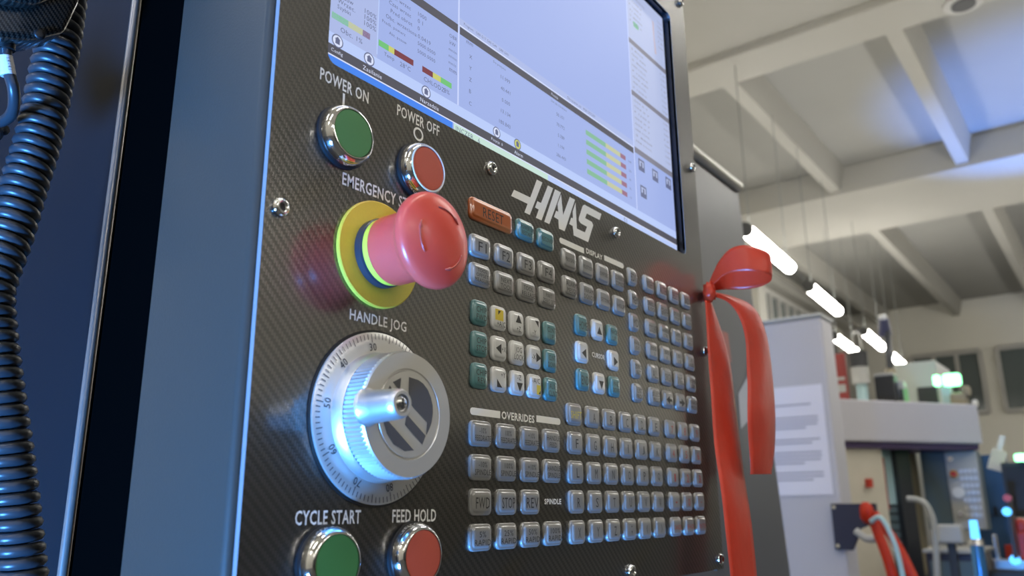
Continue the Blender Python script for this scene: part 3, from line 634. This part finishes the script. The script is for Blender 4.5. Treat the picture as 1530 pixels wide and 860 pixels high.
slab('gap_shade_panel', (-0.35, 0.70), (0.45, 0.70), 0.003, 0.3, 2.3, M_void, MS, off)  # added sheet, blackened to stand for the unlit gap

def helix(path, R, wr, pitch, n=8, spt=18):
    pts = [Vector(p) for p in path]; L = [0]
    for a, b in zip(pts, pts[1:]): L.append(L[-1] + (b - a).length)
    tot = L[-1]; N = int(tot / pitch * spt); out = []; k = 0
    for i in range(N + 1):
        s = tot * i / N
        while k < len(L) - 2 and L[k + 1] < s: k += 1
        t = (s - L[k]) / (L[k + 1] - L[k]); p = pts[k].lerp(pts[k + 1], t); tg = (pts[min(k + 2, len(pts) - 1)] - pts[max(k - 1, 0)]).normalized()
        a = tg.cross(Vector((0, 1, 0))).normalized(); b = a.cross(tg).normalized(); q = 2 * PI * i / spt
        out.append(p + a * R * math.cos(q) + b * R * math.sin(q))
    return tube(out, wr, n)
CP = [(-0.2705, 0.2287, 1.645), (-0.2705, 0.2287, 1.6242), (-0.2702, 0.2287, 1.5938), (-0.2712, 0.2287, 1.5706), (-0.2730, 0.2287, 1.5244), (-0.2775, 0.2287, 1.4854), (-0.2811, 0.2287, 1.4533), (-0.2856, 0.2287, 1.4265), (-0.2858, 0.2287, 1.4098), (-0.2767, 0.2287, 1.3707), (-0.2617, 0.2287, 1.3168), (-0.2492, 0.2287, 1.2674), (-0.2421, 0.2287, 1.2373), (-0.235, 0.2287, 1.20)]
v, f = helix(catmull(CP, 6), 0.0105, 0.0036, 0.0074)
tag(obj('coiled_cord', v, f, M_cord, None, True), 'thick black coiled cord hanging down the left edge', 'cord')
HS = empty('remote_handset', (-0.31, 0.21, 1.56)); tag(HS, 'glossy dark handset with carbon pattern hanging in the top left corner', 'handset')
def prism(name, pts, y0, y1, m_, par, bev, off):
    bm = bmesh.new(); a = [bm.verts.new((x - off[0], y0 - off[1], z - off[2])) for x, z in pts]; b = [bm.verts.new((x - off[0], y1 - off[1], z - off[2])) for x, z in pts]; n = len(pts)
    bm.faces.new(a); bm.faces.new(list(reversed(b)))
    for i in range(n): bm.faces.new([a[i], b[i], b[(i + 1) % n], a[(i + 1) % n]])
    bmesh.ops.recalc_face_normals(bm, faces=bm.faces)
    if bev: bmesh.ops.bevel(bm, geom=bm.edges[:], offset=bev, segments=3, profile=0.5, affect='EDGES')
    me = bpy.data.meshes.new(name); bm.to_mesh(me); bm.free(); o = link(name, me, m_, par); autosmooth(o, 40); return o
ho = (-0.31, 0.21, 1.56)
prism('handset_body', [(-0.40, 1.553), (-0.318, 1.5555), (-0.300, 1.563), (-0.2835, 1.5765), (-0.278, 1.60), (-0.276, 1.72), (-0.40, 1.72)], 0.185, 0.213, M_carbon2, HS, 0.004, ho)
prism('handset_cover', [(-0.40, 1.572), (-0.318, 1.573), (-0.303, 1.580), (-0.296, 1.594), (-0.294, 1.72), (-0.40, 1.72)], 0.170, 0.1855, M_carbon2, HS, 0.006, ho)
v, f = lathe([(2.4, 0), (2.3, 1.0), (1.2, 1.2)], 16); obj('cover_screw', v, f, M_black, HS, True, (-0.2985 + 0.31, 0.1845 - 0.21, 1.5665 - 1.56))
cbl = catmull([(-0.3105, 0.199, 1.564), (-0.3096, 0.1987, 1.554), (-0.3076, 0.1987, 1.5455), (-0.302, 0.1987, 1.5323), (-0.2965, 0.212, 1.524), (-0.2965, 0.232, 1.524), (-0.3045, 0.250, 1.531)], 8)
v, f = tube([(p.x - ho[0], p.y - ho[1], p.z - ho[2]) for p in cbl], 0.0034, 10); obj('cable', v, f, M_cord, HS, True)
v, f = tube([(-0.3097 - ho[0], 0.1987 - ho[1], 1.5515 - 1.56), (-0.3062 - ho[0], 0.1987 - ho[1], 1.5405 - 1.56)], 0.0043, 14); autosmooth(obj('cable_sleeve', v, f, M_white, HS))
v, f = tube([(-0.3108 - ho[0], 0.1985 - ho[1], 1.568 - 1.56), (-0.3099 - ho[0], 0.1985 - ho[1], 1.556 - 1.56)], 0.005, 14); autosmooth(obj('cable_boot', v, f, M_black, HS))
text('sleeve_print', '1.4 - 4.1', 0, 0, 5.2, 1.6, 0, M_ink, HS, 0, (-0.3083 - ho[0], 0.1943 - ho[1], 1.546 - 1.56), PI / 2 - 0.3)
v, f = helix(catmull([(-0.2950, 0.250, 1.534), (-0.3000, 0.251, 1.526), (-0.3070, 0.252, 1.5175), (-0.323, 0.252, 1.502), (-0.349, 0.252, 1.489), (-0.393, 0.252, 1.482)], 6), 0.0105, 0.0036, 0.0078)
v = [(p[0] - ho[0], p[1] - ho[1], p[2] - ho[2]) for p in v]; obj('coiled_tail', v, f, M_cord, HS, True)

# ------------------------------------------------------------------ banner behind the pendant
M_banner = mat('banner_print', (0.075, 0.075, 0.078), 0.35, noise=0.08, nscale=6)
BN = empty('roll_up_banner', (0.81, 0.25, 0.0)); tag(BN, 'dark grey roll-up banner with silver top rail behind the pendant', 'banner')
def lean(x, z, dy=0.0): return (x - 0.81, 0.231 + (z - 0.10) * 0.0475 + dy - 0.25, z)
v = [lean(0.38, 0.1), lean(1.23, 0.1), lean(1.23, 1.99), lean(0.38, 1.99)] + [lean(0.38, 0.1, 0.001), lean(1.23, 0.1, 0.001), lean(1.23, 1.99, 0.001), lean(0.38, 1.99, 0.001)]
obj('banner_sheet', v, [(0, 1, 2, 3), (7, 6, 5, 4), (0, 1, 5, 4), (1, 2, 6, 5), (2, 3, 7, 6), (3, 0, 4, 7)], M_banner, BN)
v, f = tube([lean(0.375, 1.995, 0.0), lean(1.235, 1.995, 0.0)], 0.013, 12); autosmooth(obj('top_rail', v, f, mat('rail_silver', (0.75, 0.73, 0.68), 0.3, 0.6), BN))
box('base', 0.34 - 0.81, 1.27 - 0.81, -0.12, 0.12, 0.0, 0.1, M_steel, BN, 0.01)
v, f = tube([lean(0.8, 0.1, 0.03), lean(0.8, 1.99, 0.02)], 0.008, 8); obj('support_pole', v, f, M_steel, BN)
obj('red_print', [lean(x, z, -0.0012) for x, z in ((0.98, 1.56), (1.055, 1.56), (1.055, 1.62), (0.98, 1.62))], [(0, 1, 2, 3)], mat('banner_red', (0.34, 0.09, 0.07), 0.4), BN)
obj('white_print', [lean(x, z, -0.0012) for x, z in ((1.06, 1.43), (1.13, 1.46), (1.17, 1.60), (1.13, 1.54), (1.07, 1.50))], [(0, 1, 2, 3, 4)], mat('banner_white', (0.42, 0.42, 0.42), 0.4), BN)

# ------------------------------------------------------------------ background machines
M_cab = mat('cabinet_paint', (0.55, 0.535, 0.575), 0.45, noise=0.03, nscale=4)
M_cabside = mat('cabinet_side_paint', (0.55, 0.53, 0.49), 0.5)
M_paper = mat('paper', (0.82, 0.80, 0.88), 0.7)
M_cream = mat('cream_sheet', (0.62, 0.57, 0.47), 0.5, noise=0.1, nscale=8)
M_navy = mat('navy_panel', (0.035, 0.09, 0.19), 0.4); M_dark = mat('dark_grey_metal', (0.035, 0.037, 0.042), 0.4)
M_pgrey = mat('pale_grey', (0.48, 0.48, 0.46), 0.4); M_teald = mat('teal_grey', (0.10, 0.145, 0.165), 0.4)
M_cy = mat('pale_cyan', (0.42, 0.60, 0.62), 0.3); M_redp = mat('red_plastic', (0.55, 0.05, 0.03), 0.35); M_brown = mat('beige_cast', (0.28, 0.24, 0.16), 0.5)
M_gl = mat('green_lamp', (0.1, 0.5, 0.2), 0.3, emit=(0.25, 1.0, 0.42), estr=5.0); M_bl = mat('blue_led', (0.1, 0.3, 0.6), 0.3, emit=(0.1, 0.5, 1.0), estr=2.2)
M_rs = mat('red_sign', (0.32, 0.045, 0.04), 0.4)
cabn = empty('machine_cabinet', (3.4, 0.95, 0)); tag(cabn, 'pale grey machine cabinet standing behind the red bow', 'cabinet')
co = (3.4, 0.95, 0)
box('body', 3.126 - 3.4, 3.30 - 3.4, 0.69 - 0.95, 1.9 - 0.95, 0.1, 2.085, M_cab, cabn, 0.012)
box('top_lid', 3.12 - 3.4, 3.31 - 3.4, 0.685 - 0.95, 1.9 - 0.95, 2.085, 2.105, M_pgrey, cabn, 0.006)
box('plinth', 3.15 - 3.4, 3.28 - 3.4, 0.71 - 0.95, 1.88 - 0.95, 0.0, 0.1, M_dark, cabn)
pp = empty('paper_notice', (3.12, 0.85, 1.55)); tag(pp, 'white printed paper notice stuck on the grey cabinet', 'paper')
box('sheet', 3.1215 - 3.12, 3.1235 - 3.12, 0.715 - 0.85, 1.0 - 0.85, 1.325 - 1.55, 1.79 - 1.55, M_paper, pp)
M_pt = mat('notice_print', (0.42, 0.41, 0.48), 0.7)
for (z, yy0, yy1) in [(1.705, .77, .95), (1.65, .745, .96), (1.635, .745, .96), (1.62, .75, .96), (1.605, .80, .96), (1.555, .745, .96), (1.54, .78, .96), (1.50, .745, .96), (1.485, .745, .96), (1.47, .75, .96), (1.455, .82, .96), (1.415, .745, .96), (1.40, .745, .96), (1.385, .79, .96)]:
    box('print_line', 0.0003, 0.0014, yy0 - 0.85, yy1 - 0.85, z - 1.55, z + 0.007 - 1.55, M_pt, pp)

# rotated machining centre: canopy, columns, guarding
mc = empty('machining_centre', (5.0, 0.75, 0)); tag(mc, 'grey machining centre with overhanging canopy in the blurred background', 'machine')
P1 = Vector((4.526, 1.063)); P2 = Vector((5.476, 0.425)); dd = (P2 - P1).normalized(); nn = Vector((-dd.y, dd.x)) * 1
if nn.x < 0: nn = -nn
def obox(name, s0, s1, t0, t1, z0, z1, m_, par=mc, bev=0.0, org=(5.0, 0.75)):
    bm = bmesh.new(); v = []
    for z in (z0, z1):
        for (s, t) in ((s0, t0), (s1, t0), (s1, t1), (s0, t1)):
            q = P1 + dd * s + nn * t; v.append(bm.verts.new((q.x - org[0], q.y - org[1], z)))
    for q in [(0, 3, 2, 1), (4, 5, 6, 7), (0, 1, 5, 4), (1, 2, 6, 5), (2, 3, 7, 6), (3, 0, 4, 7)]: bm.faces.new([v[i] for i in q])
    bmesh.ops.recalc_face_normals(bm, faces=bm.faces)
    if bev: bmesh.ops.bevel(bm, geom=bm.edges[:], offset=bev, segments=2, profile=0.5, affect='EDGES')
    me = bpy.data.meshes.new(name); bm.to_mesh(me); bm.free(); return link(name, me, m_, par)
LN = (P2 - P1).length
obox('canopy', 0, LN, 0, 0.42, 1.645, 1.895, M_cab, bev=0.01)
obox('canopy_seal', 0.01, LN - 0.01, 0.03, 0.40, 1.61, 1.645, mat('purple_seal', (0.09, 0.06, 0.14), 0.5))
obox('rear_guard', 0, LN + 0.1, 0.85, 0.9, 0.0, 1.61, M_cream)
obox('cream_column', 0.02, 0.38, 0.06, 0.5, 0.0, 1.61, M_cream)
obox('cyan_rail', 0.49, 0.60, 0.2, 0.28, 1.28, 1.61, M_cy); obox('dark_column', 0.585, 0.69, 0.16, 0.40, 0.0, 1.61, M_dark)
obox('pale_rail', 0.77, 0.86, 0.35, 0.4, 0.4, 1.61, M_pgrey); obox('brown_rail', 0.91, 0.99, 0.4, 0.45, 0.4, 1.61, M_brown)
obox('red_marker', 0.23, 0.26, 0.03, 0.06, 1.38, 1.43, M_redp); obox('red_marker', 0.40, 0.43, 0.1, 0.15, 1.25, 1.56, M_rs)
obox('base_casting', -0.1, LN, 0.2, 1.2, 0.0, 0.85, M_dark, bev=0.02)
for k in range(8): obox('way_cover', 0.36, 0.62, 0.2, 0.24, 0.88 + k * 0.05, 0.92 + k * 0.05, M_teald)

# second pendant
p2 = empty('control_pendant', (5.6, 0.62, 1.12)); tag(p2, 'small distant grey control pendant with red stop button under the canopy', 'control panel')
def lb(name, x0, x1, y0, y1, z0, z1, m_, par, org, bev=0.0): return box(name, x0 - org[0], x1 - org[0], y0 - org[1], y1 - org[1], z0 - org[2], z1 - org[2], m_, par, bev)
po = (5.6, 0.62, 1.12)
lb('housing', 5.50, 5.62, 0.47, 0.81, 1.12, 1.61, M_teald, p2, po, 0.01)
lb('face_plate', 5.485, 5.50, 0.475, 0.66, 1.125, 1.605, M_pgrey, p2, po, 0.004)
def knob(name, y, z, r, d_, m_, par, org, x=5.485):
    v, f = tube([(x - org[0], y - org[1], z - org[2]), (x - d_ - org[0], y - org[1], z - org[2])], r, 16); return autosmooth(obj(name, v, f, m_, par))
knob('chrome_button', 0.625, 1.56, 0.016, 0.02, M_chrome, p2, po); knob('yellow_plate', 0.62, 1.465, 0.026, 0.006, M_yellow, p2, po); knob('stop_button', 0.615, 1.465, 0.018, 0.06, M_redp, p2, po)
knob('jog_dial', 0.605, 1.35, 0.035, 0.03, M_white, p2, po); knob('chrome_button', 0.61, 1.22, 0.016, 0.02, M_chrome, p2, po)
for r in range(7):
    for c in range(4): lb('key', 5.478, 5.486, 0.49 + c * 0.026, 0.508 + c * 0.026, 1.20 + r * 0.045, 1.225 + r * 0.045, M_alu, p2, po)

bp_ = empty('latch_plate', (4.13, 0.9, 1.17)); tag(bp_, 'black bracket plate on the cream column with ribbon tied on it', 'bracket'); bo = (4.13, 0.9, 1.17)
prv = [(1.018, 1.288), (0.79, 1.288), (0.79, 1.20), (0.88, 1.16), (0.90, 1.11), (0.93, 1.053), (1.018, 1.053)]
n = len(prv); v = [(4.126 - bo[0], a - bo[1], b - bo[2]) for a, b in prv] + [(4.145 - bo[0], a - bo[1], b - bo[2]) for a, b in prv]
fixn(obj('plate', v, [tuple(range(n)), tuple(n + i for i in reversed(range(n)))] + [(i, (i + 1) % n, n + (i + 1) % n, n + i) for i in range(n)], mat('plate_navy', (0.03, 0.03, 0.055), 0.4), bp_))
bp_.location = (3.104, 0.633, 1.197); bp_.scale = (0.778,) * 3
for (y, z) in ((1.0, 1.27), (1.0, 1.075)): knob('bolt', y, z, 0.010, 0.012, M_chrome, bp_, bo, 4.126)
v, f = tube(catmull([(-0.012, 0.0, -0.02), (-0.03, -0.05, -0.055), (-0.03, -0.10, -0.05), (-0.02, -0.13, -0.01)], 6), 0.02, 8); obj('cream_hook', v, f, M_pgrey, bp_, True)
r2 = empty('red_ribbon', (4.03, 0.8, 1.25)); tag(r2, 'blurred red ribbon hanging from the black bracket plate far behind', 'ribbon')
def strip2(name, pts, wv, par, org):
    v = []; f = []; pts = catmull(pts, 6)
    for p in pts: v += [(p.x - org[0], p.y - org[1] - wv / 2, p.z - org[2]), (p.x - org[0] - 0.01, p.y - org[1] + wv / 2, p.z - org[2])]
    for i in range(len(pts) - 1): f.append((2 * i, 2 * i + 1, 2 * i + 3, 2 * i + 2))
    o = obj(name, v, f, M_ribbon, par, True); o.modifiers.new('thickness', 'SOLIDIFY').thickness = 0.002
ro = (4.03, 0.8, 1.25)
r2.location = (2.98, 0.543, 1.259); r2.scale = (0.767,) * 3
strip2('ribbon_tail', [(4.03, 0.80, 1.25), (4.03, 0.775, 1.15), (4.02, 0.74, 1.02), (4.02, 0.72, 0.88)], 0.05, r2, ro)
strip2('ribbon_tail', [(4.04, 0.79, 1.25), (4.04, 0.71, 1.12), (4.04, 0.66, 1.0), (4.04, 0.62, 0.88)], 0.05, r2, ro)
bm = bmesh.new(); bmesh.ops.create_icosphere(bm, subdivisions=2, radius=1)
for q in bm.verts: q.co = Vector((q.co.x * 0.03 - 0.02, q.co.y * 0.035 + 0.01, q.co.z * 0.055 - 0.005)) * (1 + 0.1 * math.sin(7 * q.co.x + 5 * q.co.z))
me = bpy.data.meshes.new('knot'); bm.to_mesh(me); bm.free(); link('knot', me, M_ribbon, r2, True)
v, f = tube(catmull([(2.945, 0.536, 1.221), (2.93, 0.497, 1.236), (2.93, 0.467, 1.175), (2.93, 0.448, 1.083), (2.93, 0.436, 0.90)], 8), 0.0095, 8)
tag(obj('air_hose', v, f, M_cy, None, True), 'pale grey hose beside the distant red ribbon', 'hose')
v, f = tube(catmull([(4.44, 0.70, 1.312), (4.426, 0.64, 1.302), (4.426, 0.602, 1.262), (4.426, 0.585, 1.16), (4.426, 0.60, 0.95), (4.426, 0.612, 0.80)], 8), 0.016, 10)
tag(obj('door_handle', v, f, mat('handle_grey', (0.42, 0.43, 0.42), 0.3), None, True), 'long curved pale grey handle below the canopy', 'handle')

def single(name, label, cat, x0, x1, y0, y1, z0, z1, m_, bev=0.004, parts=()):
    org = ((x0 + x1) / 2, (y0 + y1) / 2, z0)
    t = empty(name, org); tag(t, label, cat); lb('body', x0, x1, y0, y1, z0, z1, m_, t, org, bev)
    for (pn, a, b, c, d_, e, g, mm) in parts: lb(pn, a, b, c, d_, e, g, mm, t, org, bev * 0.5)
    return t
CT = 1.895
single('warning_sign', 'red sign standing at the left end of the canopy', 'sign', 5.12, 5.14, 1.11, 1.205, CT, 2.26, M_rs, 0.002, [('sign_text', 5.115, 5.121, 1.125, 1.19, 2.00, 2.05, M_pgrey), ('sign_text', 5.115, 5.121, 1.125, 1.19, 2.08, 2.10, M_pgrey)])
mo = empty('motor', (5.07, 1.015, CT)); tag(mo, 'black and grey upright motor on the canopy beside the red sign', 'motor')
for nme, z0_, z1_, r, mm in (('foot', 0, 0.17, 0.035, M_cy), ('barrel', 0.14, 0.27, 0.055, M_pgrey), ('cap', 0.25, 0.35, 0.058, M_dark)):
    v, f = tube([(0, 0, z0_), (0, 0, z1_)], r, 20); autosmooth(obj(nme, v, f, mm, mo))
v, f = tube(catmull([(0.0, 0.01, 0.34), (0, 0.02, 0.45), (0, -0.02, 0.48), (0, -0.03, 0.36)], 6), 0.006, 6); obj('lifting_eye', v, f, M_steel, mo, True)
single('junction_box', 'dark box on the canopy right of the motor', 'box', 5.13, 5.25, 0.83, 0.95, CT, 2.085, M_dark, 0.006, [('lid', 5.12, 5.13, 0.835, 0.945, CT + 0.01, 2.08, M_black), ('top_edge', 5.13, 5.25, 0.83, 0.95, 2.085, 2.10, M_pgrey)])
pl = empty('work_lamp', (5.34, 0.885, CT)); tag(pl, 'dark angled work lamp on a post above the canopy', 'lamp')
v, f = tube([(0, 0, 0), (0, 0, 0.25), (0, -0.012, 0.52)], 0.022, 10); obj('post', v, f, M_dark, pl, True)
v, f = tube([(0.03, 0.01, 0.50), (-0.03, -0.005, 0.60)], [0.045, 0.03], 12); autosmooth(obj('lamp_head', v, f, mat('lamp_shell', (0.08, 0.08, 0.14), 0.3), pl)); v, f = tube([(-0.02, -0.002, 0.59), (-0.035, 0.0, 0.62)], 0.028, 12); obj('reflector', v, f, M_white, pl)
v, f = tube([(0, 0, 0.18), (0, 0, 0.26)], 0.035, 10); obj('brass_joint', v, f, M_brown, pl, True)
single('filter_unit', 'pale grey slim unit beside the dark box on the canopy', 'box', 5.2, 5.3, 0.79, 0.828, CT, 2.05, M_pgrey, 0.004, [('lens', 5.194, 5.2, 0.80, 0.82, CT + 0.03, 2.0, M_dark)])
single('green_stick', 'small bright green upright stick on the canopy', 'stick', 5.13, 5.15, 0.758, 0.785, CT, 1.99, mat('green_bright', (0.22, 0.55, 0.22), 0.4), 0.004, [('tip', 5.135, 5.145, 0.763, 0.78, 1.99, 2.0, M_pgrey)])
single('machine_roof', 'grey machine roof showing behind the canopy objects', 'machine', 6.02, 6.6, 0.715, 1.01, 1.0, 2.29, M_pgrey, 0.01, [('roof_window', 6.01, 6.02, 0.73, 0.86, 1.93, 2.10, M_dark)])
sl = empty('signal_lamp', (5.73, 0.60, CT)); tag(sl, 'glowing green signal lamp above the canopy', 'signal lamp')
lb('stand', 5.72, 5.76, 0.60, 0.66, CT, 2.06, M_cy, sl, (5.73, 0.60, CT), 0.004); lb('green_lens', 5.70, 5.76, 0.53, 0.64, 2.055, 2.14, M_gl, sl, (5.73, 0.60, CT), 0.02); lb('green_lens', 5.70, 5.75, 0.655, 0.70, 2.062, 2.138, M_gl, sl, (5.73, 0.60, CT), 0.015)
cl = empty('clamp_casting', (5.66, 0.54, CT)); tag(cl, 'beige cast clamp below the green signal lamp', 'clamp')
lb('jaw', 5.62, 5.72, 0.50, 0.60, CT, 2.0, M_brown, cl, (5.66, 0.54, CT), 0.02); lb('knuckle', 5.62, 5.70, 0.475, 0.52, 1.97, 2.04, M_brown, cl, (5.66, 0.54, CT), 0.015); lb('white_cap', 5.6, 5.66, 0.44, 0.47, CT, 1.94, M_white, cl, (5.66, 0.54, CT), 0.01)
single('blue_door', 'dark blue machine door right of the distant pendant', 'machine door', 5.92, 6.2, 0.383, 0.60, 0.0, 1.60, M_navy, 0.008, [('latch', 5.905, 5.92, 0.46, 0.48, 1.20, 1.26, M_black), ('door_seam', 5.915, 5.921, 0.385, 0.598, 1.20, 1.206, M_black), ('lower_panel', 5.90, 5.92, 0.39, 0.45, 0.6, 1.02, M_redp)])
t = single('paper_tag', 'cream paper tag hanging at the canopy corner', 'tag', 5.43, 5.437, 0.34, 0.425, 1.48, 1.61, mat('tag_cream', (0.72, 0.66, 0.54), 0.6), 0.001, [('tag_tip', 5.431, 5.435, 0.37, 0.40, 1.61, 1.70, M_white)]); t.rotation_euler = (0.35, 0, 0)
single('monitor', 'dark monitor at the right edge of the picture', 'monitor', 5.33, 5.40, 0.10, 0.335, 1.2, 1.52, M_dark, 0.006, [('monitor_glass', 5.324, 5.33, 0.12, 0.32, 1.22, 1.50, M_black), ('stand', 5.36, 5.39, 0.2, 0.24, 0.6, 1.2, M_pgrey)])
single('status_light', 'glowing green status light on the dark monitor', 'signal lamp', 5.24, 5.29, 0.19, 0.25, 1.52, 1.565, M_gl, 0.012, [('light_base', 5.25, 5.36, 0.20, 0.24, 1.515, 1.522, M_dark)])
bt = empty('coolant_bottle', (4.15, 0.36, 0.85)); tag(bt, 'shiny blue-lit bottle below the distant pendant', 'bottle')
for nme, z0_, z1_, r0_, r1_, mm in (('body', 0, 0.24, 0.032, 0.03, mat('blue_lit_glass', (0.10, 0.32, 0.62), 0.12, 0.6)), ('neck', 0.24, 0.27, 0.035, 0.03, M_steel), ('cap', 0.27, 0.355, 0.020, 0.017, M_bl)):  # blue light put into the body colour and a glowing cap
    v, f = tube([(0, 0, z0_), (0, 0, z1_)], [r0_, r1_], 16); autosmooth(obj(nme, v, f, mm, bt))
single('grey_bracket', 'pale grey bracket arm in front of the distant pendant', 'bracket', 4.52, 4.62, 0.476, 0.60, 1.08, 1.175, M_pgrey, 0.01, [('stem', 4.56, 4.6, 0.52, 0.56, 0.5, 1.08, M_dark)])
single('tool_cart', 'dark tool cart under the distant pendant', 'cart', 4.7, 5.2, 0.44, 0.70, 0.0, 1.02, mat('cart_dark', (0.03, 0.028, 0.05), 0.35), 0.01, [('cart_top', 4.69, 5.21, 0.43, 0.71, 1.02, 1.04, M_pgrey), ('drawer', 4.685, 4.7, 0.46, 0.68, 0.75, 0.98, M_teald)])
rv = empty('red_vice', (4.93, 0.27, 0.9)); tag(rv, 'red fixture with blue lit steel at the right edge', 'fixture')
rvo = (4.93, 0.27, 0.9)
lb('red_block', 4.92, 5.0, 0.17, 0.30, 0.98, 1.14, M_redp, rv, rvo, 0.02); lb('red_block', 4.92, 5.0, 0.21, 0.27, 1.12, 1.20, M_redp, rv, rvo, 0.02); lb('steel_jaw', 4.85, 4.95, 0.16, 0.40, 0.93, 0.99, M_steel, rv, rvo, 0.008); lb('steel_post', 4.85, 4.9, 0.36, 0.38, 0.98, 1.12, M_steel, rv, rvo, 0.006); lb('base', 4.85, 5.1, 0.1, 0.42, 0.0, 0.93, M_dark, rv, rvo, 0.01)
knob('blue_led', 0.275, 1.24, 0.022, 0.02, M_bl, rv, rvo, 4.74); knob('blue_led', 0.28, 0.99, 0.025, 0.02, M_bl, rv, rvo, 4.80); knob('pink_knob', 0.262, 1.31, 0.02, 0.02, mat('pink_plastic', (0.62, 0.14, 0.18), 0.3), rv, rvo, 4.74)
lb('led_arm', 4.74, 4.95, 0.262, 0.28, 1.0, 1.32, M_dark, rv, rvo)
flush_texts()
